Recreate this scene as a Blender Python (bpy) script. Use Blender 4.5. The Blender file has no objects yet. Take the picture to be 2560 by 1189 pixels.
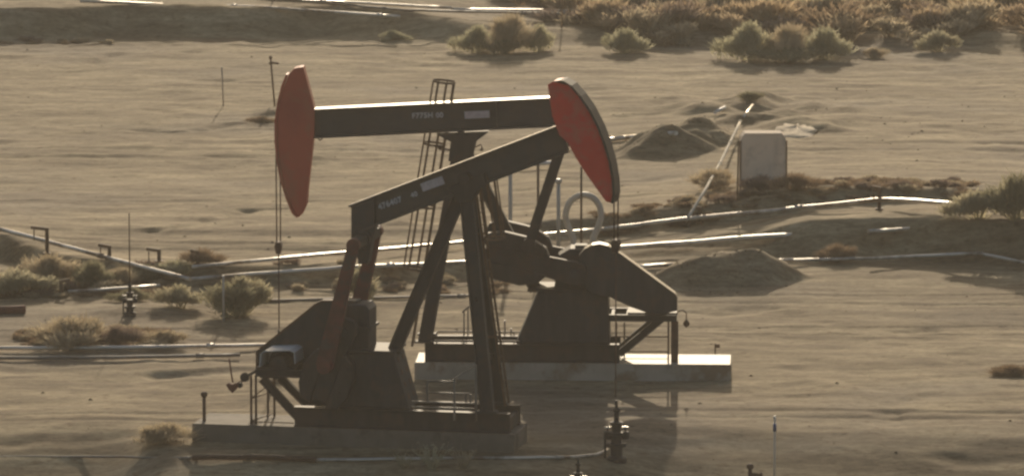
import bpy, math, random
import numpy as np
from mathutils import Vector, Matrix

sc = bpy.context.scene
R = math.radians

# ------------------------------------------------------------------ camera
F = 16000.0                      # focal length in photo pixels (2560 wide)
CAM = Vector((0.0, -170.3, 27.8))
PITCH = R(8.0)
cd = bpy.data.cameras.new("camera"); cam = bpy.data.objects.new("camera", cd)
sc.collection.objects.link(cam); sc.camera = cam
cam.location = CAM; cam.rotation_euler = (R(90) - PITCH, 0, 0)
cd.sensor_width = 36; cd.lens = 36 * F / 2560; cd.clip_start = 1; cd.clip_end = 6000
sc.cycles.filter_width = 2.6
sc.cycles.volume_bounces = 0; sc.cycles.use_denoising = True

# ------------------------------------------------------------------ light
SUN_EL, SUN_AZ = R(15.4), R(1.5)          # azimuth: clockwise from +Y
w = bpy.data.worlds.new("World"); sc.world = w; w.use_nodes = True
nt = w.node_tree; bg = nt.nodes["Background"]
sky = nt.nodes.new("ShaderNodeTexSky"); sky.sky_type = 'NISHITA'; sky.sun_disc = False
sky.sun_elevation = SUN_EL; sky.sun_rotation = SUN_AZ; sky.dust_density = 3.0; sky.air_density = 1.0
nt.links.new(sky.outputs[0], bg.inputs[0]); bg.inputs[1].default_value = 0.075
sd = bpy.data.lights.new("sun", 'SUN'); so = bpy.data.objects.new("sun", sd); sc.collection.objects.link(so)
sd.energy = 3.05; sd.angle = R(0.6); sd.color = (1.0, 0.84, 0.62)
tosun = Vector((math.sin(SUN_AZ) * math.cos(SUN_EL), math.cos(SUN_AZ) * math.cos(SUN_EL), math.sin(SUN_EL)))
so.rotation_euler = tosun.to_track_quat('Z', 'Y').to_euler()
vs = sc.view_settings
vs.view_transform = 'Standard'; vs.look = 'None'; vs.gamma = 1; vs.exposure = 0.2

# ------------------------------------------------------------------ pixel <-> world
FW = Vector((0, math.cos(PITCH), -math.sin(PITCH))); UP = Vector((0, math.sin(PITCH), math.cos(PITCH)))
def ray(u, v):
    return FW + Vector((1, 0, 0)) * ((u - 1280) / F) - UP * ((v - 594.5) / F)
def flat(u, v, z=0.0):
    d = ray(u, v); t = (z - CAM.z) / d.z
    return CAM + d * t

# ------------------------------------------------------------------ terrain
rng = np.random.RandomState(7)
def vnoise(x, y, seed, scale):
    x = x / scale + seed * 17.13; y = y / scale + seed * 7.77
    xi = np.floor(x).astype(np.int64); yi = np.floor(y).astype(np.int64)
    fx = x - xi; fy = y - yi
    fx = fx * fx * (3 - 2 * fx); fy = fy * fy * (3 - 2 * fy)
    def h(a, b):
        n = (a * 374761393 + b * 668265263 + seed * 1442695041) & 0x7fffffff
        n = ((n ^ (n >> 13)) * 1274126177) & 0x7fffffff
        return ((n ^ (n >> 16)) & 0xffff) / 65535.0
    return ((h(xi, yi) * (1 - fx) + h(xi + 1, yi) * fx) * (1 - fy) + (h(xi, yi + 1) * (1 - fx) + h(xi + 1, yi + 1) * fx) * fy) * 2 - 1
def sstep(a, b, x):
    t = np.clip((x - a) / (b - a), 0, 1); return t * t * (3 - 2 * t)
def line_y(x, pts):
    """world y of a line given as photo points on the flat ground, evaluated at world x"""
    P = [flat(u, v) for u, v in pts]
    return np.interp(x, [p.x for p in P], [p.y for p in P])
def amp_x(x, pts, v=500):
    P = [flat(u, v).x for u, a in pts]
    return np.interp(x, P, [a for u, a in pts])
# banks: (toe line in photo points, face width m, height along u, fall-off length)
BANKS = [
    ([(-400, 108), (0, 106), (300, 96), (600, 100), (800, 92), (1000, 100), (1300, 112), (1700, 112), (2200, 128), (3000, 132)], 2.7,
     [(-400, 1.12), (500, 1.08), (900, .95), (1150, .45), (1500, .3), (2700, .35)], 60.0),
    ([(1500, 652), (1800, 652), (2000, 654), (2250, 654), (2450, 658), (2900, 670)], 2.3,
     [(1500, .1), (1850, .6), (1980, 1.0), (2300, 1.15), (3000, 1.15)], 14.0),
    ([(1300, 612), (1560, 602), (1850, 590), (2050, 578), (2560, 560)], 1.3,
     [(1200, .1), (1400, .5), (2000, .55), (2300, .35), (2700, 0)], 8.0),
    ([(-300, 640), (0, 650), (150, 690), (320, 712), (520, 722), (900, 712), (1300, 700)], 1.25,
     [(-300, .55), (0, .5), (500, .5), (800, .45), (1200, .4), (1400, 0)], 6.0),
]
# mounds: (u, v of foot, radius x m, radius y m, height)
MOUNDS = [(1665, 398, 1.75, 1.9, 0.98), (1740, 372, 1.3, 2.0, 0.85), (1770, 716, 2.0, 1.6, .56), (1860, 712, 2.0, 1.5, .52), (1705, 722, 1.2, 1.1, .26), (1930, 708, 1.2, 1.3, .36),
          (1875, 282, 1.1, 2.6, 0.42), (1750, 292, 1.5, 2.2, 0.25), (2000, 338, 1.3, 1.8, .35), (690, 292, .9, 1.4, .22),
          (325, 792, 1.5, 1.5, .16), (2100, 325, 1.4, 2.0, .16), (1690, 262, 1.0, 1.6, .14), (1800, 300, 1.2, 1.6, .2), (1835, 318, .8, 1.0, .22), (1930, 262, .8, 1.3, .2), (1960, 300, .9, 1.2, .18), (2040, 285, .9, 1.5, .16), (2120, 290, .7, 1.0, .1), (1910, 318, 1.0, 1.2, .26), (2080, 345, .8, 1.0, .15), (1600, 405, .9, .8, .2), (790, 412, .6, 1.2, .18), (1000, 590, .6, 1, .15)]
MND = []
for (u, v, rx, ry, hh) in MOUNDS:
    p = flat(u, v); MND.append((p.x, p.y + ry * .8, rx, ry, hh))
YB = flat(1280, 1062).y; YB2 = flat(1280, 1122).y
GROOVES = [([(2060, 806), (2110, 818), (2170, 831), (2260, 832), (2330, 822)], .28, .14), ([(235, 160), (300, 142), (370, 124), (420, 108)], .3, .16),
    ([(440, 143), (500, 132), (540, 126)], .3, .12), ([(380, 603), (470, 588), (560, 562), (625, 540)], .25, .14), ([(270, 325), (470, 330), (600, 310), (700, 303)], .3, .12),
    ([(410, 938), (520, 930), (640, 927)], .35, .16), ([(0, 925), (200, 934)], .3, .07), ([(1560, 292), (1640, 290)], .4, .14), ([(0, 158), (45, 158)], .4, .12),
    ([(445, 205), (560, 204)], .3, .08), ([(340, 275), (430, 285)], .3, .09), ([(2240, 1060), (2225, 1030), (2250, 1000), (2330, 985)], .22, .07),
    ([(1500, 1060), (1800, 1058), (2100, 1075)], .25, .06), ([(1700, 1000), (1850, 1003)], .2, .05), ([(0, 1090), (300, 1085), (470, 1088)], .3, .08),
    ([(1700, 775), (1800, 782), (1900, 770)], .4, .12), ([(0, 1010), (250, 1014), (430, 1010)], .3, .05), ([(1980, 920), (2060, 942), (2200, 975)], .3, .06),
    ([(2340, 330), (2440, 345), (2560, 338)], .35, .08), ([(1960, 235), (2100, 250), (2250, 246)], .3, .05), ([(900, 150), (1100, 165), (1250, 152)], .5, .10),
    ([(0, 360), (60, 352), (130, 330)], .3, .08), ([(2350, 1110), (2450, 1118), (2560, 1112)], .3, .07), ([(1380, 455), (1560, 470), (1700, 462)], .3, .07)]
GRV = [([(flat(u, v).x, flat(u, v).y) for u, v in pts], w_, d_) for pts, w_, d_ in GROOVES]
def grooves(x, y):
    h = np.zeros_like(x)
    for pts, w_, d_ in GRV:
        x0 = min(p[0] for p in pts) - 2; x1 = max(p[0] for p in pts) + 2; y0 = min(p[1] for p in pts) - 2; y1 = max(p[1] for p in pts) + 2
        m = (x > x0) & (x < x1) & (y > y0) & (y < y1)
        if not m.any(): continue
        X_, Y_ = x[m], y[m]; best = np.full(X_.shape, 1e9)
        for (ax, ay), (bx, by) in zip(pts, pts[1:]):
            dx, dy = bx - ax, by - ay; t = np.clip(((X_ - ax) * dx + (Y_ - ay) * dy) / (dx * dx + dy * dy), 0, 1)
            best = np.minimum(best, np.hypot(X_ - ax - t * dx, (Y_ - ay - t * dy)))
        best = best + .2 * vnoise(X_, Y_, 41, .6) + .08 * vnoise(X_, Y_, 42, .25)
        k_ = .75 * d_ * (.55 + .45 * vnoise(X_, Y_, 43, 1.1)); wv = w_ * (1.15 + .5 * vnoise(X_, Y_, 44, 1.6))
        h[m] += -k_ * np.exp(-(best / wv) ** 2) + .18 * k_ * np.exp(-((best - 2 * w_) / (w_ * .8)) ** 2)
    return h
def height(x, y, fine=True):
    x = np.asarray(x, float); y = np.asarray(y, float)
    h = np.zeros_like(x)
    for toe, fw, amps, fall in BANKS:
        d = y - line_y(x, toe) - .35 * vnoise(x, y, 31, 2.2)
        h += amp_x(x, amps) * sstep(0, fw, d) * np.exp(-np.maximum(d - fw * 1.3, 0) / fall)
    for mx, my, rx, ry, hh in MND:
        r = np.sqrt(((x - mx) / rx) ** 2 + ((y - my) / ry) ** 2)
        r = r + .13 * vnoise(x, y, 5, .9) + .07 * vnoise(x, y, 6, .35)
        if my < 25 and hh > .2 and mx > 4: h = h + hh * .68 * sstep(1.1, .35, r); continue
        h = h + hh * np.clip(1.08 - r, 0, 1) ** 0.95 * np.clip(1.0 - .12 * np.exp(-r * 6), 0, 1)
    # ground tilted down towards the viewer, shaped to darken the foreground
    d = np.maximum(YB2 + (YB - YB2) * np.maximum(sstep(0, 4.5, x), sstep(-8.3, -10.5, x)) - y, 0)
    h = h - .215 * d * d / (d + 2.2)
    flatn = np.ones_like(x)
    for cy, hl in ((.9, 1.2), (-9.6, 1.6)):     # graded ground round the two pads
        flatn *= 1 - sstep(1.8, 0, np.abs(y - cy) - hl) * sstep(2.5, 0, np.maximum(np.where(cy > 0, -x - 2.6 + 0 * x, -x - 8.2), np.where(cy > 0, x - 6.0, x - .6)))
    if fine:
        near = np.exp(-np.maximum(np.abs(x) - 40, 0) / 40)
        big = .055 * vnoise(x, y, 3, 5.5) + .03 * vnoise(x, y, 4, 2.3)
        rough = .5 + .5 * vnoise(x, y, 9, 7.0)
        rough = .35 + .65 * rough * sstep(-20, 5, y) + .25 * sstep(15, 45, y)
        ang = .22
        xs, ys = x * math.cos(ang) + y * math.sin(ang), -x * math.sin(ang) + y * math.cos(ang)
        small = .030 * (1 - np.abs(vnoise(xs, ys * .8, 11, 1.5)) * 2) + .016 * (1 - 2 * np.abs(vnoise(x, y, 12, .62))) + .007 * vnoise(x, y, 13, .28)
        h = h + near * (.2 + .8 * flatn) * (big * .9 + small * rough * .85 + .022 * (1 - 2 * np.abs(vnoise(xs * .45, ys, 15, .95))) * (.4 + .6 * vnoise(x, y, 16, 4.0) ** 2 * 2)) + grooves(x, y)
        # shallow wheel ruts of the service tracks
        for ry0, k, wd in ((-6.3, .012, .16), (-5.2, .015, .16), (7.5, .05, .14), (9.1, .05, .14), (14.5, -.06, .14), (16.1, -.06, .14), (33, .03, .2), (35, .03, .2), (22.5, -.02, .22), (24.0, -.02, .22), (47, .01, .3), (49, .012, .3)):
            dd = y - ry0 - k * x - .25 * np.sin(x * .21 + ry0)
            h = h - .03 * np.exp(-(dd / wd) ** 2) + .012 * np.exp(-((np.abs(dd) - wd * 1.9) / (wd * .7)) ** 2)
    return h
def hz(x, y, fine=True):
    return float(height(np.array([x]), np.array([y]), fine)[0])
def at(u, v):
    """point of the terrain that the photo shows at (u, v)"""
    z = 0.0
    for _ in range(14):
        p = flat(u, v, z); z = .5 * z + .5 * hz(p.x, p.y)
    return Vector((p.x, p.y, hz(p.x, p.y)))
def scale_at(p):
    return F / (p - CAM).dot(FW)

# ------------------------------------------------------------------ materials
def ramp_mix(nt, fac, c1, c2, p0=.35, p1=.65):
    r = nt.nodes.new("ShaderNodeValToRGB")
    r.color_ramp.elements[0].position = p0; r.color_ramp.elements[0].color = (*c1, 1)
    r.color_ramp.elements[1].position = p1; r.color_ramp.elements[1].color = (*c2, 1)
    nt.links.new(fac, r.inputs[0]); return r.outputs[0]
def noise(nt, scale, detail=4, coord='Object', rough=.55, stretch=None):
    tc = nt.nodes.new("ShaderNodeTexCoord"); n = nt.nodes.new("ShaderNodeTexNoise")
    n.inputs['Scale'].default_value = scale; n.inputs['Detail'].default_value = detail; n.inputs['Roughness'].default_value = rough
    if stretch:
        m = nt.nodes.new("ShaderNodeMapping"); m.inputs['Scale'].default_value = stretch
        nt.links.new(tc.outputs[coord], m.inputs[0]); nt.links.new(m.outputs[0], n.inputs['Vector'])
    else:
        nt.links.new(tc.outputs[coord], n.inputs['Vector'])
    return n.outputs['Fac']
def mat(name, c1, c2, rough=.6, scale=3.0, metal=0.0, bump=.0, bscale=20, p0=.35, p1=.65, stretch=None, c3=None, scale3=.8, spec=.4):
    m = bpy.data.materials.new(name); m.use_nodes = True; nt = m.node_tree
    b = nt.nodes["Principled BSDF"]
    col = ramp_mix(nt, noise(nt, scale, 5, stretch=stretch), c1, c2, p0, p1)
    if c3:
        mx = nt.nodes.new("ShaderNodeMix"); mx.data_type = 'RGBA'
        f = ramp_mix(nt, noise(nt, scale3, 6, rough=.65), (0, 0, 0), (1, 1, 1), .5, .62)
        nt.links.new(f, mx.inputs[0]); nt.links.new(col, mx.inputs[6]); mx.inputs[7].default_value = (*c3, 1); col = mx.outputs[2]
    nt.links.new(col, b.inputs['Base Color'])
    b.inputs['Roughness'].default_value = rough; b.inputs['Metallic'].default_value = metal
    b.inputs['Specular IOR Level'].default_value = spec
    if bump:
        bp = nt.nodes.new("ShaderNodeBump"); bp.inputs['Strength'].default_value = bump; bp.inputs['Distance'].default_value = .02
        nt.links.new(noise(nt, bscale, 5), bp.inputs['Height']); nt.links.new(bp.outputs[0], b.inputs['Normal'])
    return m
def leafmat(name, c1, c2, trans=.45, scale=1.6):
    m = bpy.data.materials.new(name); m.use_nodes = True; nt = m.node_tree
    for n in list(nt.nodes):
        if n.type == 'BSDF_PRINCIPLED': nt.nodes.remove(n)
    out = [n for n in nt.nodes if n.type == 'OUTPUT_MATERIAL'][0]
    col = ramp_mix(nt, noise(nt, scale, 3), c1, c2, .38, .62)
    d = nt.nodes.new("ShaderNodeBsdfDiffuse"); t = nt.nodes.new("ShaderNodeBsdfTranslucent"); mx = nt.nodes.new("ShaderNodeMixShader")
    nt.links.new(col, d.inputs[0]); nt.links.new(col, t.inputs[0]); mx.inputs[0].default_value = trans
    nt.links.new(d.outputs[0], mx.inputs[1]); nt.links.new(t.outputs[0], mx.inputs[2]); nt.links.new(mx.outputs[0], out.inputs[0])
    return m
M = {}
M['steel'] = mat('dark_paint', (.034, .030, .027), (.052, .046, .040), .7, 1.6, stretch=(3, 3, .6), c3=(.070, .047, .034), scale3=1.1)
M['steel_b'] = mat('bluish_dark_paint', (.036, .037, .038), (.052, .052, .051), .72, 1.3, stretch=(3, 3, .6), c3=(.066, .053, .043), scale3=1.3)
M['beam'] = mat('beam_paint', (.036, .035, .033), (.056, .052, .048), .42, 1.8, stretch=(1, 3, 3), c3=(.075, .052, .038), scale3=1.2, spec=.6)
M['brown'] = mat('rusty_steel', (.085, .050, .034), (.14, .075, .045), .8, 4.0)
M['thinrust'] = mat('rusty_rod', (.10, .06, .035), (.17, .10, .05), .8, 5.0)
M['red'] = mat('faded_red_paint', (.95, .070, .040), (.84, .058, .036), .55, .9, c3=(.74, .12, .08), scale3=1.6)
M['rustred'] = mat('weathered_brown_red_paint', (.56, .115, .065), (.46, .095, .057), .65, 1.1, c3=(.46, .14, .08), scale3=.9)
M['darkred'] = mat('dirty_red_paint', (.20, .052, .036), (.095, .038, .030), .65, 2.2, c3=(.09, .06, .05), scale3=2.0)
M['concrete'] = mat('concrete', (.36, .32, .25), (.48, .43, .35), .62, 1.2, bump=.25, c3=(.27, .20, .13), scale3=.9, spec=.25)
M['white'] = mat('white_sheet', (.62, .60, .56), (.74, .72, .68), .5, 2.0)
M['letter'] = mat('faded_white_lettering', (.55, .54, .53), (.75, .73, .72), .7, 14.0)
M['plate'] = mat('pale_plate', (.50, .42, .41), (.66, .57, .55), .6, 9.0)
M['pipe'] = mat('pale_dusty_pipe', (.62, .57, .49), (.78, .73, .64), .36, 1.3, metal=.55, c3=(.24, .18, .13), scale3=.5, spec=.6)
M['pipe_d'] = mat('dull_pipe', (.20, .17, .14), (.32, .28, .23), .5, 1.2, c3=(.15, .10, .07), scale3=.6)
M['cab'] = mat('beige_grey_cabinet', (.82, .66, .50), (.86, .71, .55), .85, 1.0, c3=(.62, .50, .38), spec=.1)
M['concrete_d'] = mat('dark_concrete', (.165, .137, .103), (.225, .19, .148), .85, 1.2, bump=.3, c3=(.12, .095, .07), scale3=.9, spec=.25)  # darker, browner concrete for the front pad
M['dustypipe'] = mat('dusty_cream_pipe', (.50, .44, .34), (.62, .56, .45), .8, 2.0, spec=.1)
M['roof'] = mat('beige_roof', (.42, .36, .29), (.48, .41, .33), .95, 1.0, spec=.02)
M['galv'] = mat('pale_painted_steel', (.45, .41, .34), (.56, .52, .44), .5, 2.0)
M['ironred'] = mat('red_iron', (.14, .05, .035), (.2, .07, .045), .8, 3.0)
M['bluepaint'] = mat('faded_blue_paint', (.09, .12, .24), (.12, .16, .3), .6, 5.0)
M['pale_rock'] = mat('pale_caliche', (.70, .55, .36), (.84, .68, .46), .9, 3.0, bump=.6)
M['l_sage'] = leafmat('pale_sage_leaves', (.42, .40, .27), (.60, .56, .40), .6)
M['l_green'] = leafmat('dull_green_leaves', (.42, .385, .26), (.58, .52, .37), .58)
M['l_dark'] = leafmat('dark_green_leaves', (.29, .27, .175), (.43, .39, .26), .52)
M['l_tan'] = leafmat('dry_tan_stems', (.46, .38, .26), (.60, .51, .36), .58)
M['l_brown'] = leafmat('dry_brown_stems', (.30, .215, .14), (.40, .30, .20), .48)
M['l_orange'] = leafmat('dry_golden_brush', (.50, .385, .245), (.62, .49, .33), .6, .5)
M['l_mauve'] = leafmat('grey_brown_twigs', (.27, .21, .17), (.36, .28, .22), .45, .6)

def ground_mat():
    m = bpy.data.materials.new('dry_sandy_soil'); m.use_nodes = True; nt = m.node_tree; b = nt.nodes["Principled BSDF"]
    c = ramp_mix(nt, noise(nt, .16, 6, rough=.6), (.285, .222, .138), (.425, .342, .212), .41, .59)
    c2 = ramp_mix(nt, noise(nt, 1.1, 7, rough=.7, stretch=(.45, 1, 1)), (.20, .148, .086), (.50, .405, .258), .39, .61)
    mx = nt.nodes.new("ShaderNodeMix"); mx.data_type = 'RGBA'; mx.inputs[0].default_value = .6
    nt.links.new(c, mx.inputs[6]); nt.links.new(c2, mx.inputs[7])
    # greyer gravelly patches
    g = ramp_mix(nt, noise(nt, .07, 4), (0, 0, 0), (1, 1, 1), .5, .62)
    mg = nt.nodes.new("ShaderNodeMix"); mg.data_type = 'RGBA'; nt.links.new(g, mg.inputs[0])
    nt.links.new(mx.outputs[2], mg.inputs[6]); mg.inputs[7].default_value = (.30, .245, .175, 1)
    # compacted wheel-worn streaks along the service tracks
    st = ramp_mix(nt, noise(nt, .5, 7, rough=.72, stretch=(.22, 1.3, 1)), (.66, .61, .54), (1.20, 1.19, 1.15), .42, .60)
    ms = nt.nodes.new("ShaderNodeMix"); ms.data_type = 'RGBA'; ms.blend_type = 'MULTIPLY'; ms.inputs[0].default_value = .9
    nt.links.new(mg.outputs[2], ms.inputs[6]); nt.links.new(st, ms.inputs[7]); mg = ms
    fm = ramp_mix(nt, noise(nt, 5.5, 6, rough=.75, stretch=(.6, 1, 1)), (.74, .70, .64), (1.16, 1.14, 1.10), .40, .60)
    mf = nt.nodes.new("ShaderNodeMix"); mf.data_type = 'RGBA'; mf.blend_type = 'MULTIPLY'; mf.inputs[0].default_value = .8
    nt.links.new(mg.outputs[2], mf.inputs[6]); nt.links.new(fm, mf.inputs[7]); mg = mf
    # small dark debris and pale stones
    sp = ramp_mix(nt, noise(nt, 3.2, 3), (1, 1, 1), (.66, .60, .53), .58, .68)
    ml = nt.nodes.new("ShaderNodeMix"); ml.data_type = 'RGBA'; ml.blend_type = 'MULTIPLY'; ml.inputs[0].default_value = 1
    nt.links.new(mg.outputs[2], ml.inputs[6]); nt.links.new(sp, ml.inputs[7])
    nt.links.new(ml.outputs[2], b.inputs['Base Color'])
    b.inputs['Roughness'].default_value = .95; b.inputs['Specular IOR Level'].default_value = .15
    bp = nt.nodes.new("ShaderNodeBump"); bp.inputs['Strength'].default_value = .5; bp.inputs['Distance'].default_value = .035
    nt.links.new(noise(nt, 3.6, 8, rough=.68), bp.inputs['Height']); nt.links.new(bp.outputs[0], b.inputs['Normal'])
    return m
M['ground'] = ground_mat()

# ------------------------------------------------------------------ mesh builder
class MB:
    def __init__(s): s.v = []; s.f = []; s.smooth = []
    def add(s, vs_, fs, smooth=False):
        n = len(s.v); s.v += [Vector(p) for p in vs_]
        for f in fs: s.f.append(tuple(i + n for i in f)); s.smooth.append(smooth)
    def box(s, a, b):
        (x0, y0, z0), (x1, y1, z1) = a, b
        s.add([(x0, y0, z0), (x1, y0, z0), (x1, y1, z0), (x0, y1, z0), (x0, y0, z1), (x1, y0, z1), (x1, y1, z1), (x0, y1, z1)],
              [(0, 3, 2, 1), (4, 5, 6, 7), (0, 1, 5, 4), (1, 2, 6, 5), (2, 3, 7, 6), (3, 0, 4, 7)])
    def prism(s, pts, w0, w1, ch=0.0):
        """polygon of (x, z) extruded from y=w0 to y=w1"""
        n = len(pts)
        if ch <= 0:
            s.add([(x, w0, z) for x, z in pts] + [(x, w1, z) for x, z in pts],
                  [tuple(range(n)), tuple(range(2 * n - 1, n - 1, -1))] + [(i, n + i, n + (i + 1) % n, (i + 1) % n) for i in range(n)])
            return
        cx = sum(p[0] for p in pts) / n; cz = sum(p[1] for p in pts) / n
        def ins(p):
            d = Vector((cx - p[0], cz - p[1])); L = d.length or 1; return (p[0] + d.x / L * ch, p[1] + d.y / L * ch)
        q = [ins(p) for p in pts]
        vv = [(x, w0, z) for x, z in q] + [(x, w0 + ch, z) for x, z in pts] + [(x, w1 - ch, z) for x, z in pts] + [(x, w1, z) for x, z in q]
        fs = [tuple(range(n)), tuple(range(4 * n - 1, 3 * n - 1, -1))]
        for k in range(3):
            fs += [(k * n + i, (k + 1) * n + i, (k + 1) * n + (i + 1) % n, k * n + (i + 1) % n) for i in range(n)]
        s.add(vv, fs)
    def bar(s, p, q, a, b, side=(0, 1, 0), a2=None, b2=None):
        """rectangular bar p->q; b = thickness along side, a = thickness across"""
        p = Vector(p); q = Vector(q); d = (q - p).normalized(); sd_ = Vector(side); sd_ = (sd_ - d * sd_.dot(d)).normalized(); up = d.cross(sd_)
        vv = []
        for c, aa, bb in ((p, a, b), (q, a2 or a, b2 or b)):
            for i, j in ((-1, -1), (1, -1), (1, 1), (-1, 1)): vv.append(c + up * (i * aa / 2) + sd_ * (j * bb / 2))
        s.add(vv, [(0, 1, 2, 3), (7, 6, 5, 4), (0, 4, 5, 1), (1, 5, 6, 2), (2, 6, 7, 3), (3, 7, 4, 0)])
    def ibeam(s, p, q, h, wd, t=.04, side=(0, 1, 0)):
        p = Vector(p); q = Vector(q); d = (q - p).normalized(); sd_ = Vector(side); sd_ = (sd_ - d * sd_.dot(d)).normalized(); up = d.cross(sd_)
        if up.z < 0: up = -up
        s.bar(p, q, h - 2 * t, t, side)
        s.bar(p + up * (h / 2 - t / 2), q + up * (h / 2 - t / 2), t, wd, side)
        s.bar(p - up * (h / 2 - t / 2), q - up * (h / 2 - t / 2), t, wd, side)
    def tube(s, pts, r, n=8, r2=None, cap=True):
        pts = [Vector(p) for p in pts]; m = len(pts); ring = []
        ref = Vector((0, 0, 1))
        base = len(s.v); vv = []; fs = []
        for i, p in enumerate(pts):
            d = (pts[min(i + 1, m - 1)] - pts[max(i - 1, 0)]).normalized()
            r_ = ref if abs(d.dot(ref)) < .95 else Vector((1, 0, 0))
            x = d.cross(r_).normalized(); y = d.cross(x)
            rr = r if r2 is None else r + (r2 - r) * i / (m - 1)
            if i and x.dot(px_) < 0: x = -x; y = -y
            px_ = x
            for k in range(n):
                a = 2 * math.pi * k / n; vv.append(p + x * (rr * math.cos(a)) + y * (rr * math.sin(a)))
        for i in range(m - 1):
            for k in range(n): fs.append((i * n + k, i * n + (k + 1) % n, (i + 1) * n + (k + 1) % n, (i + 1) * n + k))
        s.add(vv, fs, True)
        if cap:
            s.f.append(tuple(base + k for k in range(n))); s.smooth.append(False)
            s.f.append(tuple(base + (m - 1) * n + k for k in range(n))); s.smooth.append(False)
    def lathe(s, c, prof, n=12, axis='z'):
        """prof: (r, h) pairs from the point c along an axis"""
        c = Vector(c); vv = []; fs = []; m = len(prof)
        for r, h in prof:
            for k in range(n):
                a = 2 * math.pi * k / n; ca, sa = r * math.cos(a), r * math.sin(a)
                vv.append(c + (Vector((ca, sa, h)) if axis == 'z' else Vector((ca, h, sa)) if axis == 'y' else Vector((h, ca, sa))))
        for i in range(m - 1):
            for k in range(n): fs.append((i * n + k, i * n + (k + 1) % n, (i + 1) * n + (k + 1) % n, (i + 1) * n + k))
        fs += [tuple(range(n)), tuple(range((m - 1) * n, m * n))]
        s.add(vv, fs)
    def build(s, name, m, parent=None, loc=None):
        me = bpy.data.meshes.new(name); me.from_pydata([tuple(v) for v in s.v], [], s.f); me.update()
        me.polygons.foreach_set('use_smooth', s.smooth)
        import bmesh
        bm = bmesh.new(); bm.from_mesh(me); bmesh.ops.recalc_face_normals(bm, faces=bm.faces); bm.to_mesh(me); bm.free()
        me.materials.append(m)
        o = bpy.data.objects.new(name, me); sc.collection.objects.link(o)
        if parent: o.parent = parent
        if loc is not None: o.location = loc
        return o
def tag(o, label=None, cat=None, group=None, kind=None):
    if label: o['label'] = label
    if cat: o['category'] = cat
    if group: o['group'] = group
    if kind: o['kind'] = kind
    return o
def empty(name, loc, rz, label, cat, group=None):
    o = bpy.data.objects.new(name, None); sc.collection.objects.link(o); o.location = loc; o.rotation_euler = (0, 0, rz)
    o.empty_display_size = .3
    return tag(o, label, cat, group)
def copy_tree(o, parent=None):
    c = o.copy(); sc.collection.objects.link(c); c.parent = parent
    for ch in [x for x in sc.objects if x.parent == o]: copy_tree(ch, c)
    return c

# ------------------------------------------------------------------ ground sheet
def ground():
    xs = np.concatenate([-np.geomspace(2500, 24, 26), np.arange(-23.8, 23.9, .16), np.geomspace(24, 2500, 26)])
    ys = np.concatenate([-np.geomspace(1500, 22, 22), np.arange(-21.8, 118, .16), 118 + np.geomspace(.3, 3500, 34)])
    X, Y = np.meshgrid(xs, ys); Z = height(X, Y)
    nx, ny = len(xs), len(ys)
    co = np.stack([X.ravel(), Y.ravel(), Z.ravel()], 1).astype(np.float32)
    i = np.arange(nx * ny).reshape(ny, nx)
    q = np.stack([i[:-1, :-1].ravel(), i[:-1, 1:].ravel(), i[1:, 1:].ravel(), i[1:, :-1].ravel()], 1).astype(np.int32)
    me = bpy.data.meshes.new('ground'); me.vertices.add(len(co)); me.vertices.foreach_set('co', co.ravel())
    me.loops.add(q.size); me.loops.foreach_set('vertex_index', q.ravel())
    me.polygons.add(len(q)); me.polygons.foreach_set('loop_start', np.arange(0, q.size, 4, dtype=np.int32))
    me.polygons.foreach_set('use_smooth', np.ones(len(q), bool))
    me.update(); me.validate(); me.materials.append(M['ground'])
    o = bpy.data.objects.new('ground', me); sc.collection.objects.link(o); tag(o, kind='structure')
ground()

# ------------------------------------------------------------------ pumpjacks
PADH = .46
class Frame:
    """local frame of a pumpjack: x along the walking beam, y away from the viewer, z up; origin on the pad top"""
    def __init__(s, O, psi):
        s.O = Vector(O); s.psi = psi
        s.a = Vector((math.cos(psi), math.sin(psi), 0)); s.b = Vector((-math.sin(psi), math.cos(psi), 0))
    def __call__(s, u, v, w=0.0):
        d = ray(u, v); t = (w - (CAM - s.O).dot(s.b)) / d.dot(s.b)
        p = CAM + d * t - s.O
        return Vector((p.dot(s.a), w, p.z))
    def xz(s, pts, w=0.0):
        return [(q.x, q.z) for q in (s(u, v, w) for u, v in pts)]

def lettering(root, fr, txt, u, v, w, size, ang, name='lettering'):
    cu = bpy.data.curves.new(name, 'FONT'); cu.body = txt; cu.size = size; cu.extrude = .004; cu.space_character = 1.08; cu.offset = .006
    t_ = bpy.data.objects.new('tmp', cu); sc.collection.objects.link(t_); bpy.context.view_layer.update()
    me = bpy.data.meshes.new_from_object(t_); bpy.data.objects.remove(t_); me.materials.clear(); me.materials.append(M['letter'])
    o = bpy.data.objects.new(name, me); sc.collection.objects.link(o); o.parent = root
    o.location = fr(u, v, w); o.rotation_euler = (R(90), -ang, 0)
    return o

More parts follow.
